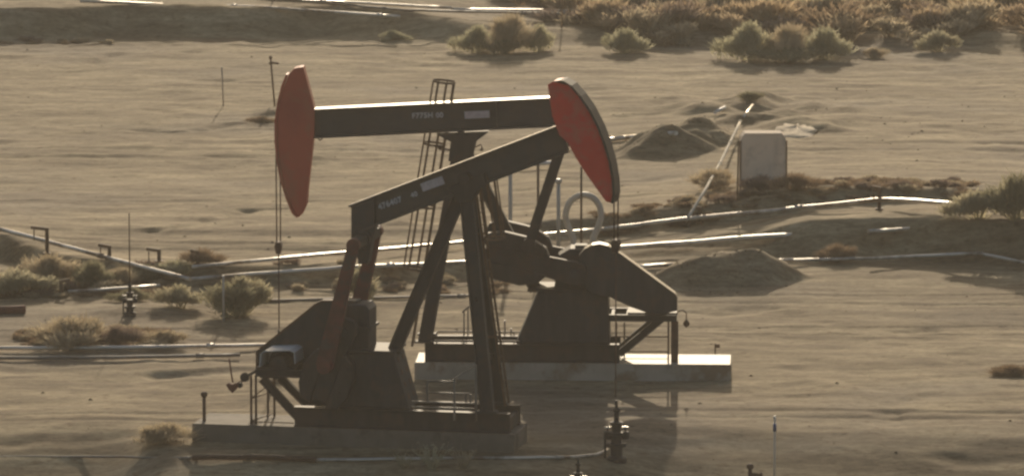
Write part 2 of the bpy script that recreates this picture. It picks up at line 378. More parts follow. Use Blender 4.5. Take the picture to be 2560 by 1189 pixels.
def wing(fr, root, cfg):
    """everything that both machines share; cfg holds photo points"""
    D = 1 if cfg['head_right'] else -1          # +1: horsehead on local +x
    G = cfg
    # --- base frame
    x0, x1 = G['skid']
    b = MB()
    for wy in (-.66, .66): b.ibeam((x0, wy, .255), (x1, wy, .255), .50, .26, .035)
    n = 7
    for i in range(n):
        x = x0 + .1 + (x1 - x0 - .2) * i / (n - 1); b.box((x - .07, -.58, .05), (x + .07, .58, .36))
    b.build('base_frame', M['steel'], root)
    # --- gearbox pedestal
    pt = G['pedestal']
    b = MB(); b.prism(pt, -.62, .62, .03)
    top = max(z for x, z in pt)
    b.box((min(x for x, z in pt[:2]) - .06, -.70, top + .002), (max(x for x, z in pt[:2]) + .06, .70, top + .06))
    ped = b.build('pedestal', M['steel_b'], root)
    if G.get('holes'):
        (hx0, hz0), (hx1, hz1) = G['holes']
        d = Vector((hx1 - hx0, 0, hz1 - hz0)); nrm = Vector((-d.z, 0, d.x)).normalized()
        if nrm.x * D < 0: nrm = -nrm
        for k in range(4):
            c = Vector((hx0, 0, hz0)) + d * ((k + .7) / 4.6)
            for wy in (-.28, .28):
                ring = [c + Vector((0, wy, 0)) + d.normalized() * (.075 * math.cos(t)) + Vector((0, .075 * math.sin(t), 0)) for t in [2 * math.pi * j / 10 for j in range(10)]]
                b = MB(); vv = [r + nrm * .004 for r in ring] + [r + nrm * .016 for r in ring]
                b.add(vv, [tuple(range(10)), tuple(range(19, 9, -1))] + [(j, (j + 1) % 10, 10 + (j + 1) % 10, 10 + j) for j in range(10)])
                b.build('hole_disc', M['brown'], ped)  # dark raised discs standing in for the dark open holes
    # --- gearbox
    b = MB(); gp = G['gearbox']; b.prism(gp, -.46, .46, .04)
    gx0, gx1 = min(x for x, z in gp), max(x for x, z in gp); gz0, gz1 = min(z for x, z in gp), max(z for x, z in gp)
    zm = gz0 + (gz1 - gz0) * .48
    b.box((gx0 - .05, -.52, zm), (gx1 + .05, .52, zm + .07))
    for k in range(5):
        x = gx0 + .12 + (gx1 - gx0 - .24) * k / 4
        b.box((x - .015, -.50, gz0 + .02), (x + .015, -.465, gz1 - .12))
    b.box(((gx0 + gx1) / 2 - .16, -.2, gz1 + .002), ((gx0 + gx1) / 2 + .16, .2, gz1 + .06))
    sx, sz = G['shaft']
    b.lathe((sx, -1.22, sz), [(.12, 0), (.12, 2.44)], 14, 'y')
    for wy in (-.58, .50): b.lathe((sx, wy, sz), [(.26, 0), (.28, .08)], 18, 'y')
    b.build('gearbox', M[G.get('gearmat', 'steel_b')], root)
    # --- cranks with counterweights
    tx, tz = G['crank_tip']; d = Vector((tx - sx, 0, tz - sz)); L = d.length; d.normalize(); nn = Vector((-d.z, 0, d.x))
    px, pz = G['pin']
    for wy in (-1.02, 1.02):
        c = Vector((sx, wy, sz))
        def pl(pts): return [((c + d * a + nn * h).x, (c + d * a + nn * h).z) for a, h in pts]
        b = MB(); b.prism(pl([(-.34, -.17), (-.26, -.27), (0, -.31), (L, -.20), (L, .20), (0, .31), (-.26, .27), (-.34, .17)]), wy - .10, wy + .10, .02)
        cr = b.build('crank', M[G['crankmat']], root)
        for sg in (1, -1):
            b = MB(); q = [(L * .28, .22 * sg), (L * .36, .50 * sg), (L * .55, .66 * sg), (L * .85, .66 * sg), (L * 1.03, .50 * sg), (L * 1.06, .21 * sg)]
            b.prism(pl(q), wy - .17, wy + .17, .04)
            for fr_ in (.45, .8):
                cc = c + d * (L * fr_) + nn * (.42 * sg)
                b.lathe((cc.x, wy - .21, cc.z), [(.05, 0), (.05, .42)], 8, 'y')
            b.build('counterweight', M[G['crankmat']], cr)
    # --- pitman arms + equalizer
    ex, ez = G['eq']
    for wy in (-1.3, 1.3):
        b = MB(); b.bar((ex, wy, ez), (px, wy, pz), .27, .16, a2=G.get('pit2', .26))
        b.lathe((px, wy - .12, pz), [(.19, 0), (.19, .24)], 14, 'y'); b.lathe((ex, wy - .11, ez), [(.17, 0), (.17, .22)], 12, 'y')
        b.build('pitman_arm', M[G['pitmat']], root)
        b = MB()
    b = MB(); b.bar((ex, -1.2, ez), (ex, 1.2, ez), .26, .24, side=(0, 0, 1)); b.build('equalizer', M['steel'], root)
    # --- walking beam
    (ax, az), (bx, bz) = G['beam']; bd = Vector((bx - ax, 0, bz - az)).normalized(); bn = Vector((-bd.z, 0, bd.x)); H = G['beamh']
    if bn.z < 0: bn = -bn
    b = MB(); b.ibeam((ax, 0, az), (bx, 0, bz), H, .42, .05)
    for k in range(1, 8):
        if k in (4,): continue
        c = Vector((ax, 0, az)).lerp(Vector((bx, 0, bz)), k / 8)
        if k in G.get('stiff', ()):
            b.bar(c - bn * (H / 2 - .05), c + bn * (H / 2 - .05), .03, .36)
    wb = b.build('walking_beam', M['beam'], root)
    tb = G['tail']; b = MB(); b.prism(tb, -.2, .2, .02)
    b.lathe((ex, -.32, ez), [(.2, 0), (.2, .64)], 14, 'y'); b.build('tail_bearing', M['steel_b'], root)
    # --- centre bearing on top of the post
    cx, cz = G['post_top']
    b = MB(); sd_ = G['saddle']; b.prism(sd_, -.26, .26, .02); b.lathe((cx, -.34, cz + .12), [(.15, 0), (.15, .68)], 14, 'y')
    b.build('centre_bearing', M['steel'], root)
    # --- samson post
    for wy in (-.68, .68):
        fx, fz = G['front_foot']
        b = MB(); b.ibeam((cx, wy * .16, cz), (fx, wy, fz), .34, .24, .03)
        b.box((fx - .25, wy - .14, fz + .0), (fx + .25, wy + .14, fz + .05)); b.build('leg', M['steel_b'], root)
    rx, rz = G['rear_foot']
    b = MB(); b.ibeam((cx, 0, cz), (rx, 0, rz), .32, .30, .03); b.box((rx - .22, -.25, rz - .02), (rx + .22, .25, rz + .05)); b.build('leg', M[G['rearmat']], root)
    for t in (.22, .5, .78):
        b = MB(); q = Vector((cx, 0, cz)).lerp(Vector((fx, 0, fz)), t); wy = .12 + .56 * t
        b.bar((q.x, -wy, q.z), (q.x, wy, q.z), .10, .10, side=(0, 0, 1)); b.build('cross_brace', M['steel'], root)
    b = MB(); b.bar((Vector((cx, 0, cz)).lerp(Vector((fx, 0, fz)), .5) + Vector((0, -.45, 0))), (Vector((cx, 0, cz)).lerp(Vector((fx, 0, fz)), .78) + Vector((0, .65, 0))), .06, .06)
    b.build('cross_brace', M['steel'], root)
    # --- ladder with safety cage
    (lx0, lz0), (lx1, lz1) = G['ladder']; lw = G['ladder_w']; T = Vector((lx0, lw, lz0)); B = Vector((lx1, lw, lz1))
    b = MB()
    for wy in (-.21, .21): b.bar(T + Vector((0, wy, 0)), B + Vector((0, wy, 0)), .06, .04)
    n = int((T - B).length / .3)
    for k in range(1, n):
        q = T.lerp(B, k / n); b.tube([q + Vector((0, -.2, 0)), q + Vector((0, .2, 0))], .013, 5)
    for t in (.25, .7):
        q = T.lerp(B, t); e = Vector((cx, 0, cz)).lerp(Vector((fx, 0, fz)), max(0, (cz - q.z) / (cz - fz)))
        b.bar((q.x, lw, q.z), (e.x, .1, q.z), .05, .05)
    lad = b.build('ladder', M['thinrust'], root)
    b = MB(); c0, c1 = G['cage']; out = Vector((D * G.get('cage_r', .62), 0, 0)); nh = G['hoops']
    prof = [(0, -.24), (.35, -.36), (.75, -.32), (1.0, -.13), (1.0, .13), (.75, .32), (.35, .36), (0, .24)]
    rise = Vector((0, 0, G.get('hoop_tilt', .05)))
    for k in range(nh):
        q = T.lerp(B, c0 + (c1 - c0) * k / (nh - 1))
        pts = [q + out * a + rise * a + Vector((0, h, 0)) for a, h in prof]
        for p, r in zip(pts, pts[1:]): b.bar(p, r, .055, .012)
    for (a, h) in prof[1:-1:1]:
        p = T.lerp(B, c0) + out * a + rise * a + Vector((0, h, 0)); r = T.lerp(B, c1) + out * a + rise * a + Vector((0, h, 0))
        b.bar(p, r, .035, .02)
    b.build('safety_cage', M['thinrust'], lad)
    # --- horsehead
    pts = G['head']; fa = G['face_idx']
    b = MB(); b.prism(pts, -.27, .27, .012); hd = b.build('horsehead', M[G['headmat']], root)
    b = MB(); cf = pts[fa[0]:fa[1] + 1]
    ccx = sum(x for x, z in pts) / len(pts); ccz = sum(z for x, z in pts) / len(pts)
    off = [(x + D * .025, z) for x, z in cf]; off2 = [(x + D * .085, z) for x, z in cf]
    b.prism(off + off2[::-1], -G['facew'], G['facew']); b.build('cable_track', M[G['facemat']], hd)
    # --- bridle and polished rod
    hx, hz0, hz1, zr = G['bridle']
    b = MB(); sp = G['cable_sp']
    for sg in (-1, 1): b.tube([(hx + sg * sp, sg * .14, hz0), (hx + sg * sp * .8, sg * .12, hz1)], .020, 6)
    b.build('bridle_cable', M['brown'], root)
    b = MB(); b.prism([(hx - .07, hz1 + .02), (hx + .07, hz1 + .02), (hx + .10, hz1 - .10), (hx + .06, hz1 - .30), (hx - .06, hz1 - .30), (hx - .10, hz1 - .10)], -.2, .2, .02)
    b.build('carrier_bar', M['brown'], root)
    b = MB(); b.tube([(hx, 0, hz1 - .3), (hx, 0, zr)], G.get('rodr', .02), 6); b.build('polished_rod', M['brown'], root)
    return wb

# ---- far machine (horsehead on the left)
pf = flat(1150, 907, PADH)
FO = Vector((pf.x, pf.y + .95, PADH)); Ff = Frame(FO, R(-2.5))
far = empty('pumpjack', FO, Ff.psi, 'pumpjack with brown-red horsehead on the left and level beam, standing behind the other one', 'pumpjack', 'pumpjacks in the oil field')
X = Ff.xz
def one(fr, u, v, w=0.0):
    q = fr(u, v, w); return (q.x, q.z)
headf = X([(735, 172), (748, 169), (758, 168), (766, 197), (776, 235), (786, 275), (785, 335), (778, 400), (770, 470), (767, 512), (758, 532), (747, 543), (737, 533), (722, 497), (708, 452), (699, 405), (694, 355), (694, 305), (700, 258), (711, 215), (722, 187)], -.27)
cfgF = dict(head_right=False, skid=(Ff(1062, 900, -.7).x, Ff(1548, 900, -.7).x),
    pedestal=[(q[0], q[1]) for q in X([(1345, 728), (1520, 728)], -.62)] + [(Ff(1524, 880, -.62).x, 0.512), (Ff(1290, 880, -.62).x, 0.512)],
    gearbox=X([(1395, 640), (1425, 622), (1500, 622), (1518, 645), (1518, 724), (1385, 724)], -.46),
    shaft=one(Ff, 1438, 668), crank_tip=one(Ff, 1212, 628, -1.02), crankmat='steel', pin=one(Ff, 1322, 612, -1.3),
    eq=one(Ff, 1402, 372, -1.3), pitmat='steel', beam=(one(Ff, 1395, 278), one(Ff, 778, 308)), beamh=.80, stiff=(2,),
    tail=X([(1372, 318), (1420, 312), (1418, 360), (1408, 385), (1390, 385), (1380, 360)]),
    post_top=one(Ff, 1152, 352), saddle=X([(1092, 333), (1222, 328), (1192, 350), (1180, 400), (1122, 400), (1128, 352)]),
    front_foot=(Ff(1064, 880, 0).x, 0.512), rear_foot=one(Ff, 1340, 724), rearmat='steel',
    ladder=(one(Ff, 1135, 207, .55), one(Ff, 1031, 862, .55)), ladder_w=.55, cage=(0.0, .71), hoops=4, cage_r=.56, hoop_tilt=.06,
    head=headf, face_idx=(11, 20), headmat='rustred', facew=.27, facemat='rustred',
    bridle=(Ff(696, 500).x, Ff(696, 330).z, Ff(697, 605).z, .75), cable_sp=.05)
wbF = wing(Ff, far, cfgF)
# ---- near machine (horsehead on the right)
pn = flat(1180, 1067, PADH); NO = Vector((pn.x, pn.y, PADH)); Fn = Frame(NO, R(-11.5))
near = empty('pumpjack', NO, Fn.psi, 'front pumpjack with bright red horsehead on the right and beam tilted up to it', 'pumpjack', 'pumpjacks in the oil field')
X = Fn.xz
headn = X([(1369, 212), (1384, 203), (1400, 200), (1422, 213), (1446, 240), (1470, 275), (1492, 318), (1508, 360), (1521, 405), (1529, 450), (1531, 485), (1527, 507), (1514, 503), (1490, 470), (1462, 430), (1438, 392), (1420, 358), (1398, 338), (1380, 290)], -.27)
cfgN = dict(head_right=True, skid=(Fn(752, 1040).x, Fn(1288, 1070).x),
    pedestal=X([(872, 882), (982, 882)], -.62) + [(Fn(1022, 1020, -.62).x, 0.512), (Fn(845, 1020, -.62).x, 0.512)],
    gearbox=X([(826, 775), (840, 762), (912, 762), (922, 775), (922, 878), (826, 878)], -.46), gearmat='steel_b',
    shaft=one(Fn, 882, 812), crank_tip=one(Fn, 800, 1000, -1.02), crankmat='steel', pin=one(Fn, 812, 915, -1.3),
    eq=one(Fn, 884, 612, -1.3), pitmat='darkred', pit2=.46, beam=(one(Fn, 888, 545), one(Fn, 1412, 345)), beamh=.74, stiff=(),
    tail=X([(882, 516), (940, 492), (940, 572), (932, 605), (924, 655), (900, 658), (893, 615), (882, 595)]),
    post_top=one(Fn, 1165, 455), saddle=X([(1120, 468), (1215, 430), (1222, 458), (1196, 478), (1188, 500), (1145, 505), (1138, 480)]),
    front_foot=(Fn(1233, 1030).x, 0.512), rear_foot=one(Fn, 985, 878), rearmat='steel_b',
    ladder=(one(Fn, 1190, 440, .3), one(Fn, 1268, 1010, .3)), ladder_w=.3, cage=(0.0, .27), hoops=2, cage_r=.50, hoop_tilt=.0,
    head=headn, face_idx=(1, 11), headmat='red', facew=.37, facemat='steel',
    bridle=(Fn(1540, 560).x, Fn(1540, 480).z, Fn(1541, 600).z, .9), cable_sp=.03, rodr=.016)
a1, a2 = cfgN['pedestal'][1], cfgN['pedestal'][2]
cfgN['holes'] = (a1, a2)
wbN = wing(Fn, near, cfgN)

# lettering and plates on the beams
angF = math.atan2(-(278 - 308), 1395 - 778); angN = math.atan2(345 - 545, 1412 - 888) * -1
def plate(fr, root, u0, v0, wpx, hpx, ang, name='name_plate'):
    p = fr(u0, v0, -.225); sc_ = scale_at(fr.O + fr.a * p.x + fr.b * p.y)
    b = MB(); c, s_ = math.cos(ang), math.sin(ang); W, Hh = wpx / sc_ / math.cos(fr.psi), hpx / sc_
    pts = [(p.x + x * c - z * s_, p.z + x * s_ + z * c) for x, z in ((0, 0), (W, 0), (W, Hh), (0, Hh))]
    b.prism(pts, -.24, -.225); return b.build(name, M['plate'], root)
lettering(far, Ff, 'F775H', 1030, 296, -.03, .20, angF); lettering(far, Ff, '00', 1090, 294, -.03, .19, angF)
plate(Ff, far, 1162, 297, 62, 18, angF)
lettering(near, Fn, '476407', 948, 524, -.03, .20, angN); lettering(near, Fn, '40', 1029, 494, -.03, .17, angN)
plate(Fn, near, 1058, 479, 58, 21, angN)

# ---- drive end: belt guard, motor, platform, stands
def drive_far():
    fr, root = Ff, far; X = fr.xz; L = fr
    b = MB(); b.prism(X([(1448, 640), (1462, 623), (1480, 613), (1500, 610), (1520, 615), (1536, 624), (1688, 735), (1693, 745), (1693, 776), (1650, 786), (1620, 782), (1580, 768), (1545, 752), (1525, 742), (1500, 740), (1470, 728), (1450, 700), (1443, 670)], -.9), -.92, -.60, .02)
    g = b.build('belt_guard', M['steel_b'], root)
    # thin flashing rolled over the upper rim
    rim = X([(1448, 640), (1462, 623), (1480, 613), (1500, 610), (1520, 615), (1536, 624), (1688, 735), (1693, 745)], -.9)
    b = MB()
    for p, q in zip(rim, rim[1:]): b.bar((p[0], -.76, p[1] + .005), (q[0], -.76, q[1] + .005), .03, .40)
    b.build('guard_rim', M['beam'], g)
    # motor platform
    x0, x1 = L(1522, 790, -.6).x, L(1692, 790, -.6).x; zt = L(1600, 785, -.6).z
    b = MB()
    for wy in (-.6, .6): b.ibeam((x0, wy, zt - .10), (x1, wy, zt - .10), .18, .14, .02)
    for k in range(5): x = x0 + .1 + (x1 - x0 - .2) * k / 4; b.box((x - .04, -.6, zt - .15), (x + .04, .6, zt - .03))
    b.box((x0 + .5, -.5, zt + .002), (x1, .5, zt + .03)); b.build('motor_platform', M['steel'], root)
    q0, q1 = L(1655, 795, -.5), L(1548, 884, -.5)
    for wy in (-.5, .5):
        b = MB(); b.ibeam((q0.x, wy, q0.z), (q1.x, wy, q1.z), .2, .16, .02); b.build('brace', M['steel'], root)
    for u, wy, tw in ((1671, -.55, .05), (1684, -.5, .14), (1693, -.45, .06), (1684, .55, .14)):
        x = L(u, 850, wy).x; b = MB(); b.bar((x, wy, 0), (x, wy, zt - .2), tw, tw); b.build('support_post', M['brown'], root)
    b = MB()
    for z, ww in ((L(1, 845, -.55).z, .022), (L(1, 884, -.55).z + .02, .02)):
        b.tube([(L(1526, 845, .5).x, .5, z), (L(1671, 845, .5).x, .5, z)], ww, 6)
    for u in (1541, 1561): b.tube([(L(u, 850, .5).x, .5, 0), (L(u, 850, .5).x, .5, L(u, 805, .5).z)], .025, 6)
    b.build('guard_rail', M['thinrust'], root)
    # motor
    c = L(1640, 762, .1); b = MB(); b.lathe((c.x, -.38, c.z), [(.10, 0), (.24, .05), (.27, .12), (.27, .66), (.22, .74)], 18, 'y')
    for k in range(12):
        a = 2 * math.pi * k / 12; b.bar((c.x + .28 * math.cos(a), -.22, c.z + .28 * math.sin(a)), (c.x + .28 * math.cos(a), .26, c.z + .28 * math.sin(a)), .02, .02, side=(0, 0, 1))
    b.box((c.x - .2, -.25, zt + .03), (c.x + .2, .3, c.z - .18)); b.build('motor', M['steel'], root)
    # brake weight on a hook
    h = L(1698, 782, -.4); b = MB()
    b.tube([(L(1692, 782, -.4).x, -.4, h.z), (h.x, -.4, h.z + .06), (L(1708, 775, -.4).x, -.4, h.z + .08), (L(1716, 782, -.4).x, -.4, h.z), (L(1716, 800, -.4).x, -.4, L(1716, 800, -.4).z)], .018, 6)
    w0 = L(1716, 806, -.4); b.lathe((w0.x, -.4, w0.z - .12), [(.02, 0), (.08, .05), (.09, .12), (.03, .2)], 10)
    b.build('brake_weight', M['thinrust'], root)
    # crank guard fence between post and pedestal
    b = MB()
    for wy in (-.78, .78):
        b = MB()
        for v in (843, 852): z = L(1, v, -.78).z; b.tube([(L(1085, v, -.78).x, wy, z), (L(1300, v, -.78).x, wy, z)], .022, 6)
        for u in (1092, 1160, 1220, 1285): x = L(u, 850, wy).x; b.tube([(x, wy, .45), (x, wy, L(1, 843, -.78).z)], .02, 6)
        if wy < 0: b.build('crank_guard', M['pipe_d'], root)
    for u, v in ((1160, 778), (1170, 766), (1262, 800), (1278, 820)):
        q = L(u, v, .78); b.tube([(q.x, .78, .3), (q.x, .78, q.z)], .022, 6)
    q, r = L(1156, 780, .78), L(1173, 764, .78); b.bar(q, r, .05, .10)
    b.build('crank_guard', M['pipe_d'], root)
    # bracket lamp near the bearing and small hook under the beam
    b = MB(); q = L(1180, 372, .3); b.tube([q, L(1202, 361, .3), L(1206, 372, .3)], .02, 6); b.lathe(L(1204, 377, .3), [(.05, 0), (.02, .07)], 8); b.build('bracket', M['thinrust'], root); b = MB()
    q = L(1100, 374, -.2); b.lathe(q, [(.04, 0), (.06, .03), (.06, .1), (.02, .13)], 8); b.tube([q, L(1122, 374, -.2)], .015, 6); b.build('bracket', M['thinrust'], root)
    b = MB(); q = L(800, 341, 0); b.tube([(q.x - .05, 0, q.z + .02), (q.x - .05, 0, q.z - .06), (q.x, 0, q.z - .11), (q.x + .06, 0, q.z - .06), (q.x + .06, 0, q.z + .02)], .018, 6); b.build('hook', M['steel'], root)
def drive_near():
    fr, root = Fn, near; X = fr.xz; L = fr
    b = MB(); b.prism(X([(790, 760), (806, 752), (840, 752), (860, 765), (872, 800), (868, 850), (840, 880), (800, 905), (770, 925), (700, 945), (650, 943), (643, 930), (643, 880), (650, 872)], .62), .58, .86, .02)
    g = b.build('belt_guard', M['steel_b'], root)
    rim = X([(643, 930), (643, 880), (650, 872), (790, 760), (806, 752), (840, 752)], .62); b = MB()
    for p, q in zip(rim, rim[1:]): b.bar((p[0], .72, p[1] + .005), (q[0], .72, q[1] + .005), .045, .34)
    b.build('guard_rim', M['brown'], g)
    x0, x1 = L(640, 940, -.5).x, L(800, 930, -.5).x; zt = L(700, 922, -.5).z
    b = MB()
    for wy in (-.55, .55): b.ibeam((x0, wy, zt - .10), (x1, wy, zt - .10), .18, .14, .02)
    for k in range(5): x = x0 + .08 + (x1 - x0 - .2) * k / 4; b.box((x - .04, -.55, zt - .15), (x + .04, .55, zt - .03))
    b.box((x0, -.5, zt + .002), (x0 + 1.0, .5, zt + .03)); b.build('motor_platform', M['steel'], root)
    for wy, (a_, c_) in ((-.5, ((655, 945), (755, 1052))), (.5, ((700, 942), (768, 1010)))):
        q0, q1 = L(*a_, wy), L(*c_, wy); b = MB(); b.ibeam(q0, (q1.x, wy, max(q1.z, .05)), .2, .15, .02); b.build('brace', M['steel'], root)
    for u, wy in ((628, -.62), (640, -.56), (670, .55), (686, .62)):
        x = L(u, 1000, wy).x; b = MB(); b.bar((x, wy, 0), (x, wy, zt - .16), .05, .05); b.build('support_post', M['brown'], root)
    b = MB(); z1 = L(640, 995, -.6).z
    xa, xb = L(628, 1000, -.62).x, L(686, 1000, .62).x
    b.tube([(xa, -.62, z1), (xb, .62, z1)], .015, 6); b.tube([(xa, -.62, .08), (xb, .62, .08)], .015, 6); b.tube([(xa, -.62, .06), (xb + .8, -.62, .06)], .015, 6)
    b.tube([(xa, -.6, z1), (xb + .1, .6, z1 + .35)], .013, 6)
    b.build('guard_rail', M['thinrust'], root)
    # motor and its white sheet cover
    c = L(700, 908, -.1); b = MB(); b.lathe((c.x, -.40, c.z), [(.10, 0), (.22, .04), (.25, .1), (.25, .62), (.2, .7)], 18, 'y')
    for k in range(14):
        a = 2 * math.pi * k / 14; b.bar((c.x + .26 * math.cos(a), -.26, c.z + .26 * math.sin(a)), (c.x + .26 * math.cos(a), .2, c.z + .26 * math.sin(a)), .02, .02, side=(0, 0, 1))
    b.box((c.x - .22, -.3, zt + .03), (c.x + .22, .25, c.z - .18)); mo = b.build('motor', M['steel'], root)
    b = MB(); cov = X([(650, 915), (652, 884), (662, 877), (725, 875), (736, 880), (738, 908)], -.45)
    for (p, q) in zip(cov, cov[1:]): b.bar((p[0], -.02, p[1]), (q[0], -.02, q[1]), .025, .9)
    b.prism(X([(654, 912), (655, 886), (664, 880), (680, 879), (672, 900), (672, 912)], .4), .38, .40)
    b.build('motor_cover', M['white'], root)
    # sheave, brake lever and weight at the tail
    b = MB(); q = L(612, 942, -.3); b.lathe((q.x, -.36, q.z), [(.10, 0), (.12, .03), (.06, .06), (.12, .09), (.10, .12)], 14, 'y')
    b.bar((q.x, -.3, q.z), (x0 + .05, -.3, zt - .05), .07, .06); q2 = L(600, 962, -.3); b.lathe((q2.x, -.34, q2.z), [(.07, 0), (.07, .08)], 10, 'y'); b.bar(q, q2, .03, .03)
    b.build('belt_sheave', M['steel'], root)
    b = MB(); b.tube([L(573, 896, -.35), L(577, 925, -.35), L(582, 955, -.35)], .022, 6); q = L(582, 966, -.35)
    b.prism([(q.x - .17, q.z + .06), (q.x - .09, q.z + .11), (q.x, q.z + .07), (q.x + .09, q.z + .11), (q.x + .16, q.z + .05), (q.x + .1, q.z - .05), (q.x, q.z - .15), (q.x - .1, q.z - .06)], -.42, -.28, .02)
    b.tube([q, L(604, 950, -.35)], .02, 6); b.build('brake_weight', M['ironred'], root)
    # junction box and crank guard
    b = MB(); q = L(800, 985, -1.0)
    b.box((q.x - .12, -.86, q.z - .1), (q.x + .12, -.72, q.z + .12)); b.build('junction_box', M['pipe'], root)
    b = MB()
    for u, v, wy in ((1068, 950, .8), (1165, 985, .8), (1176, 985, .8)):
        p = L(u, v, wy); b.bar((p.x, wy, .3), (p.x, wy, p.z), .05, .05)
    z = L(1100, 952, .8).z; b.tube([(L(1066, 952, .8).x, .8, z), (L(1140, 952, .8).x, .8, z)], .02, 6)
    z -= .3; b.tube([(L(1066, 952, .8).x, .8, z), (L(1176, 952, .8).x, .8, z)], .02, 6); b.build('crank_guard', M['pipe_d'], root); b = MB()
    q, r = L(1135, 946, -.8), L(1190, 911, -.8); b.bar(q, r, .05, .08)
    for u, v, wy in ((1136, 946, -.8), (1190, 911, -.8)):
        p = L(u, v, wy); b.bar((p.x, wy, .3), (p.x, wy, p.z), .05, .05)
    for v, wy in ((1005, -.8), (1018, -.8)):
        z = L(1100, v, wy).z; b.tube([(L(1030, v, wy).x, wy, z), (L(1192, v, wy).x, wy, z)], .022, 6)
    b.build('crank_guard', M['pipe_d'], root)
drive_far(); drive_near()

# ------------------------------------------------------------------ concrete pads
def pad(fr, u0, u1, half, lab, h=PADH, m='concrete'):
    a = fr(u0, 1000 if fr is Fn else 900, -half).x; c = fr(u1, 1000 if fr is Fn else 900, -half).x
    b = MB(); n = 12; ch = .02
    zb = -h - .6
    b.prism([(a, zb), (c, zb), (c, -.03), (c - .03, -.003), (a + .03, -.003), (a, -.03)], -half, half)
    o = b.build('concrete_pad', M[m], None, fr.O); o.rotation_euler = (0, 0, fr.psi)
    return tag(o, lab, 'concrete pad', 'pads under the pumpjacks')
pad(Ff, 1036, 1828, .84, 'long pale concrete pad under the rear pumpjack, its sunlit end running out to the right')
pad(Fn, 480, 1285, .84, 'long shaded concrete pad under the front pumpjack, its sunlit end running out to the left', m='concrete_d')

# ------------------------------------------------------------------ wellheads
def wellhead(base, H, label, rod=None, boom=True):
    o = empty('wellhead', base, 0, label, 'wellhead', 'wellheads')
    b = MB(); k = H / 1.4
    b.lathe((0, 0, -.1), [(.26 * k, 0), (.26 * k, .16), (.15 * k, .2), (.15 * k, .42 * k), (.24 * k, .44 * k), (.24 * k, .52 * k), (.13 * k, .54 * k), (.13 * k, .72 * k), (.20 * k, .74 * k), (.20 * k, .80 * k)], 14)
    b.build('casing', M['steel'], o)
    b = MB(); b.lathe((0, 0, .70 * k), [(.12 * k, 0), (.12 * k, .18 * k), (.17 * k, .2 * k), (.17 * k, .25 * k), (.07 * k, .28 * k), (.06 * k, .5 * k), (.10 * k, .52 * k), (.10 * k, .58 * k), (.04 * k, .62 * k), (.03 * k, .8 * k)], 12)
    b.build('stuffing_box', M['steel'], o)
    for sg in (-1, 1):
        b = MB(); z = .62 * k
        b.tube([(sg * .1 * k, 0, z), (sg * .27 * k, 0, z)], .05 * k, 8); b.lathe((sg * .22 * k, 0, z - .09 * k), [(.09 * k, 0), (.1 * k, .09 * k), (.09 * k, .18 * k), (.02 * k, .2 * k), (.02 * k, .3 * k)], 10)
        if sg < 0: b.tube([(sg * .27 * k, 0, z), (sg * .28 * k, 0, z - .1), (sg * .28 * k, 0, -.15)], .03 * k, 8)
        v = b.build('valve', M['steel'], o)
        b = MB(); pts = [(sg * .22 * k + .08 * k * math.cos(t), .08 * k * math.sin(t), z + .2 * k) for t in [2 * math.pi * j / 10 for j in range(11)]]
        b.tube(pts, .015 * k, 5); b.tube([(sg * .15 * k, 0, z + .2 * k), (sg * .29 * k, 0, z + .2 * k)], .012 * k, 5); b.build('handwheel', M['pipe'], v)
    if rod:
        b = MB(); b.tube([(0, 0, .9 * k), (0, 0, rod)], .026, 6, r2=.016); b.build('rod', M['thinrust'], o)
    return o
q = Fn(1541, 1128); wb_ = Fn.O + Fn.a * q.x; wb_.z = hz(wb_.x, wb_.y)
wh = wellhead(wb_, 1.42, 'dark valve stack standing in shade under the bright red horsehead'); 
p = at(325, 786); wellhead(p, .95, 'low wellhead with a tall thin rod, in the brush at the far left', rod=(786 - 530) / scale_at(p))
p = at(1445, 1248); wellhead(p, 1.0, 'wellhead top poking in at the bottom edge, left of the valve stack')
q = Ff(697, 900); p = Ff.O + Ff.a * q.x; p.z = hz(p.x, p.y)
wellhead(p, 1.1, 'wellhead under the brown horsehead, mostly hidden behind the front machine')
# short riser elbow at the bottom edge
p = at(1885, 1200); b = MB(); b.tube([(-.1, 0, -.2), (-.1, 0, .35)], .05, 8); b.lathe((-.1, 0, .3), [(.06, 0), (.09, .03), (.09, .1), (.04, .13)], 10); b.tube([(-.1, 0, .16), (.16, 0, .14), (.2, 0, .2)], .045, 8); b.tube([(.2, 0, .14), (.2, 0, -.2)], .04, 8)
tag(b.build('pipe_riser', M['brown'], None, p), 'small rusty pipe elbow at the bottom edge, left of the thin marker post', 'pipe riser')

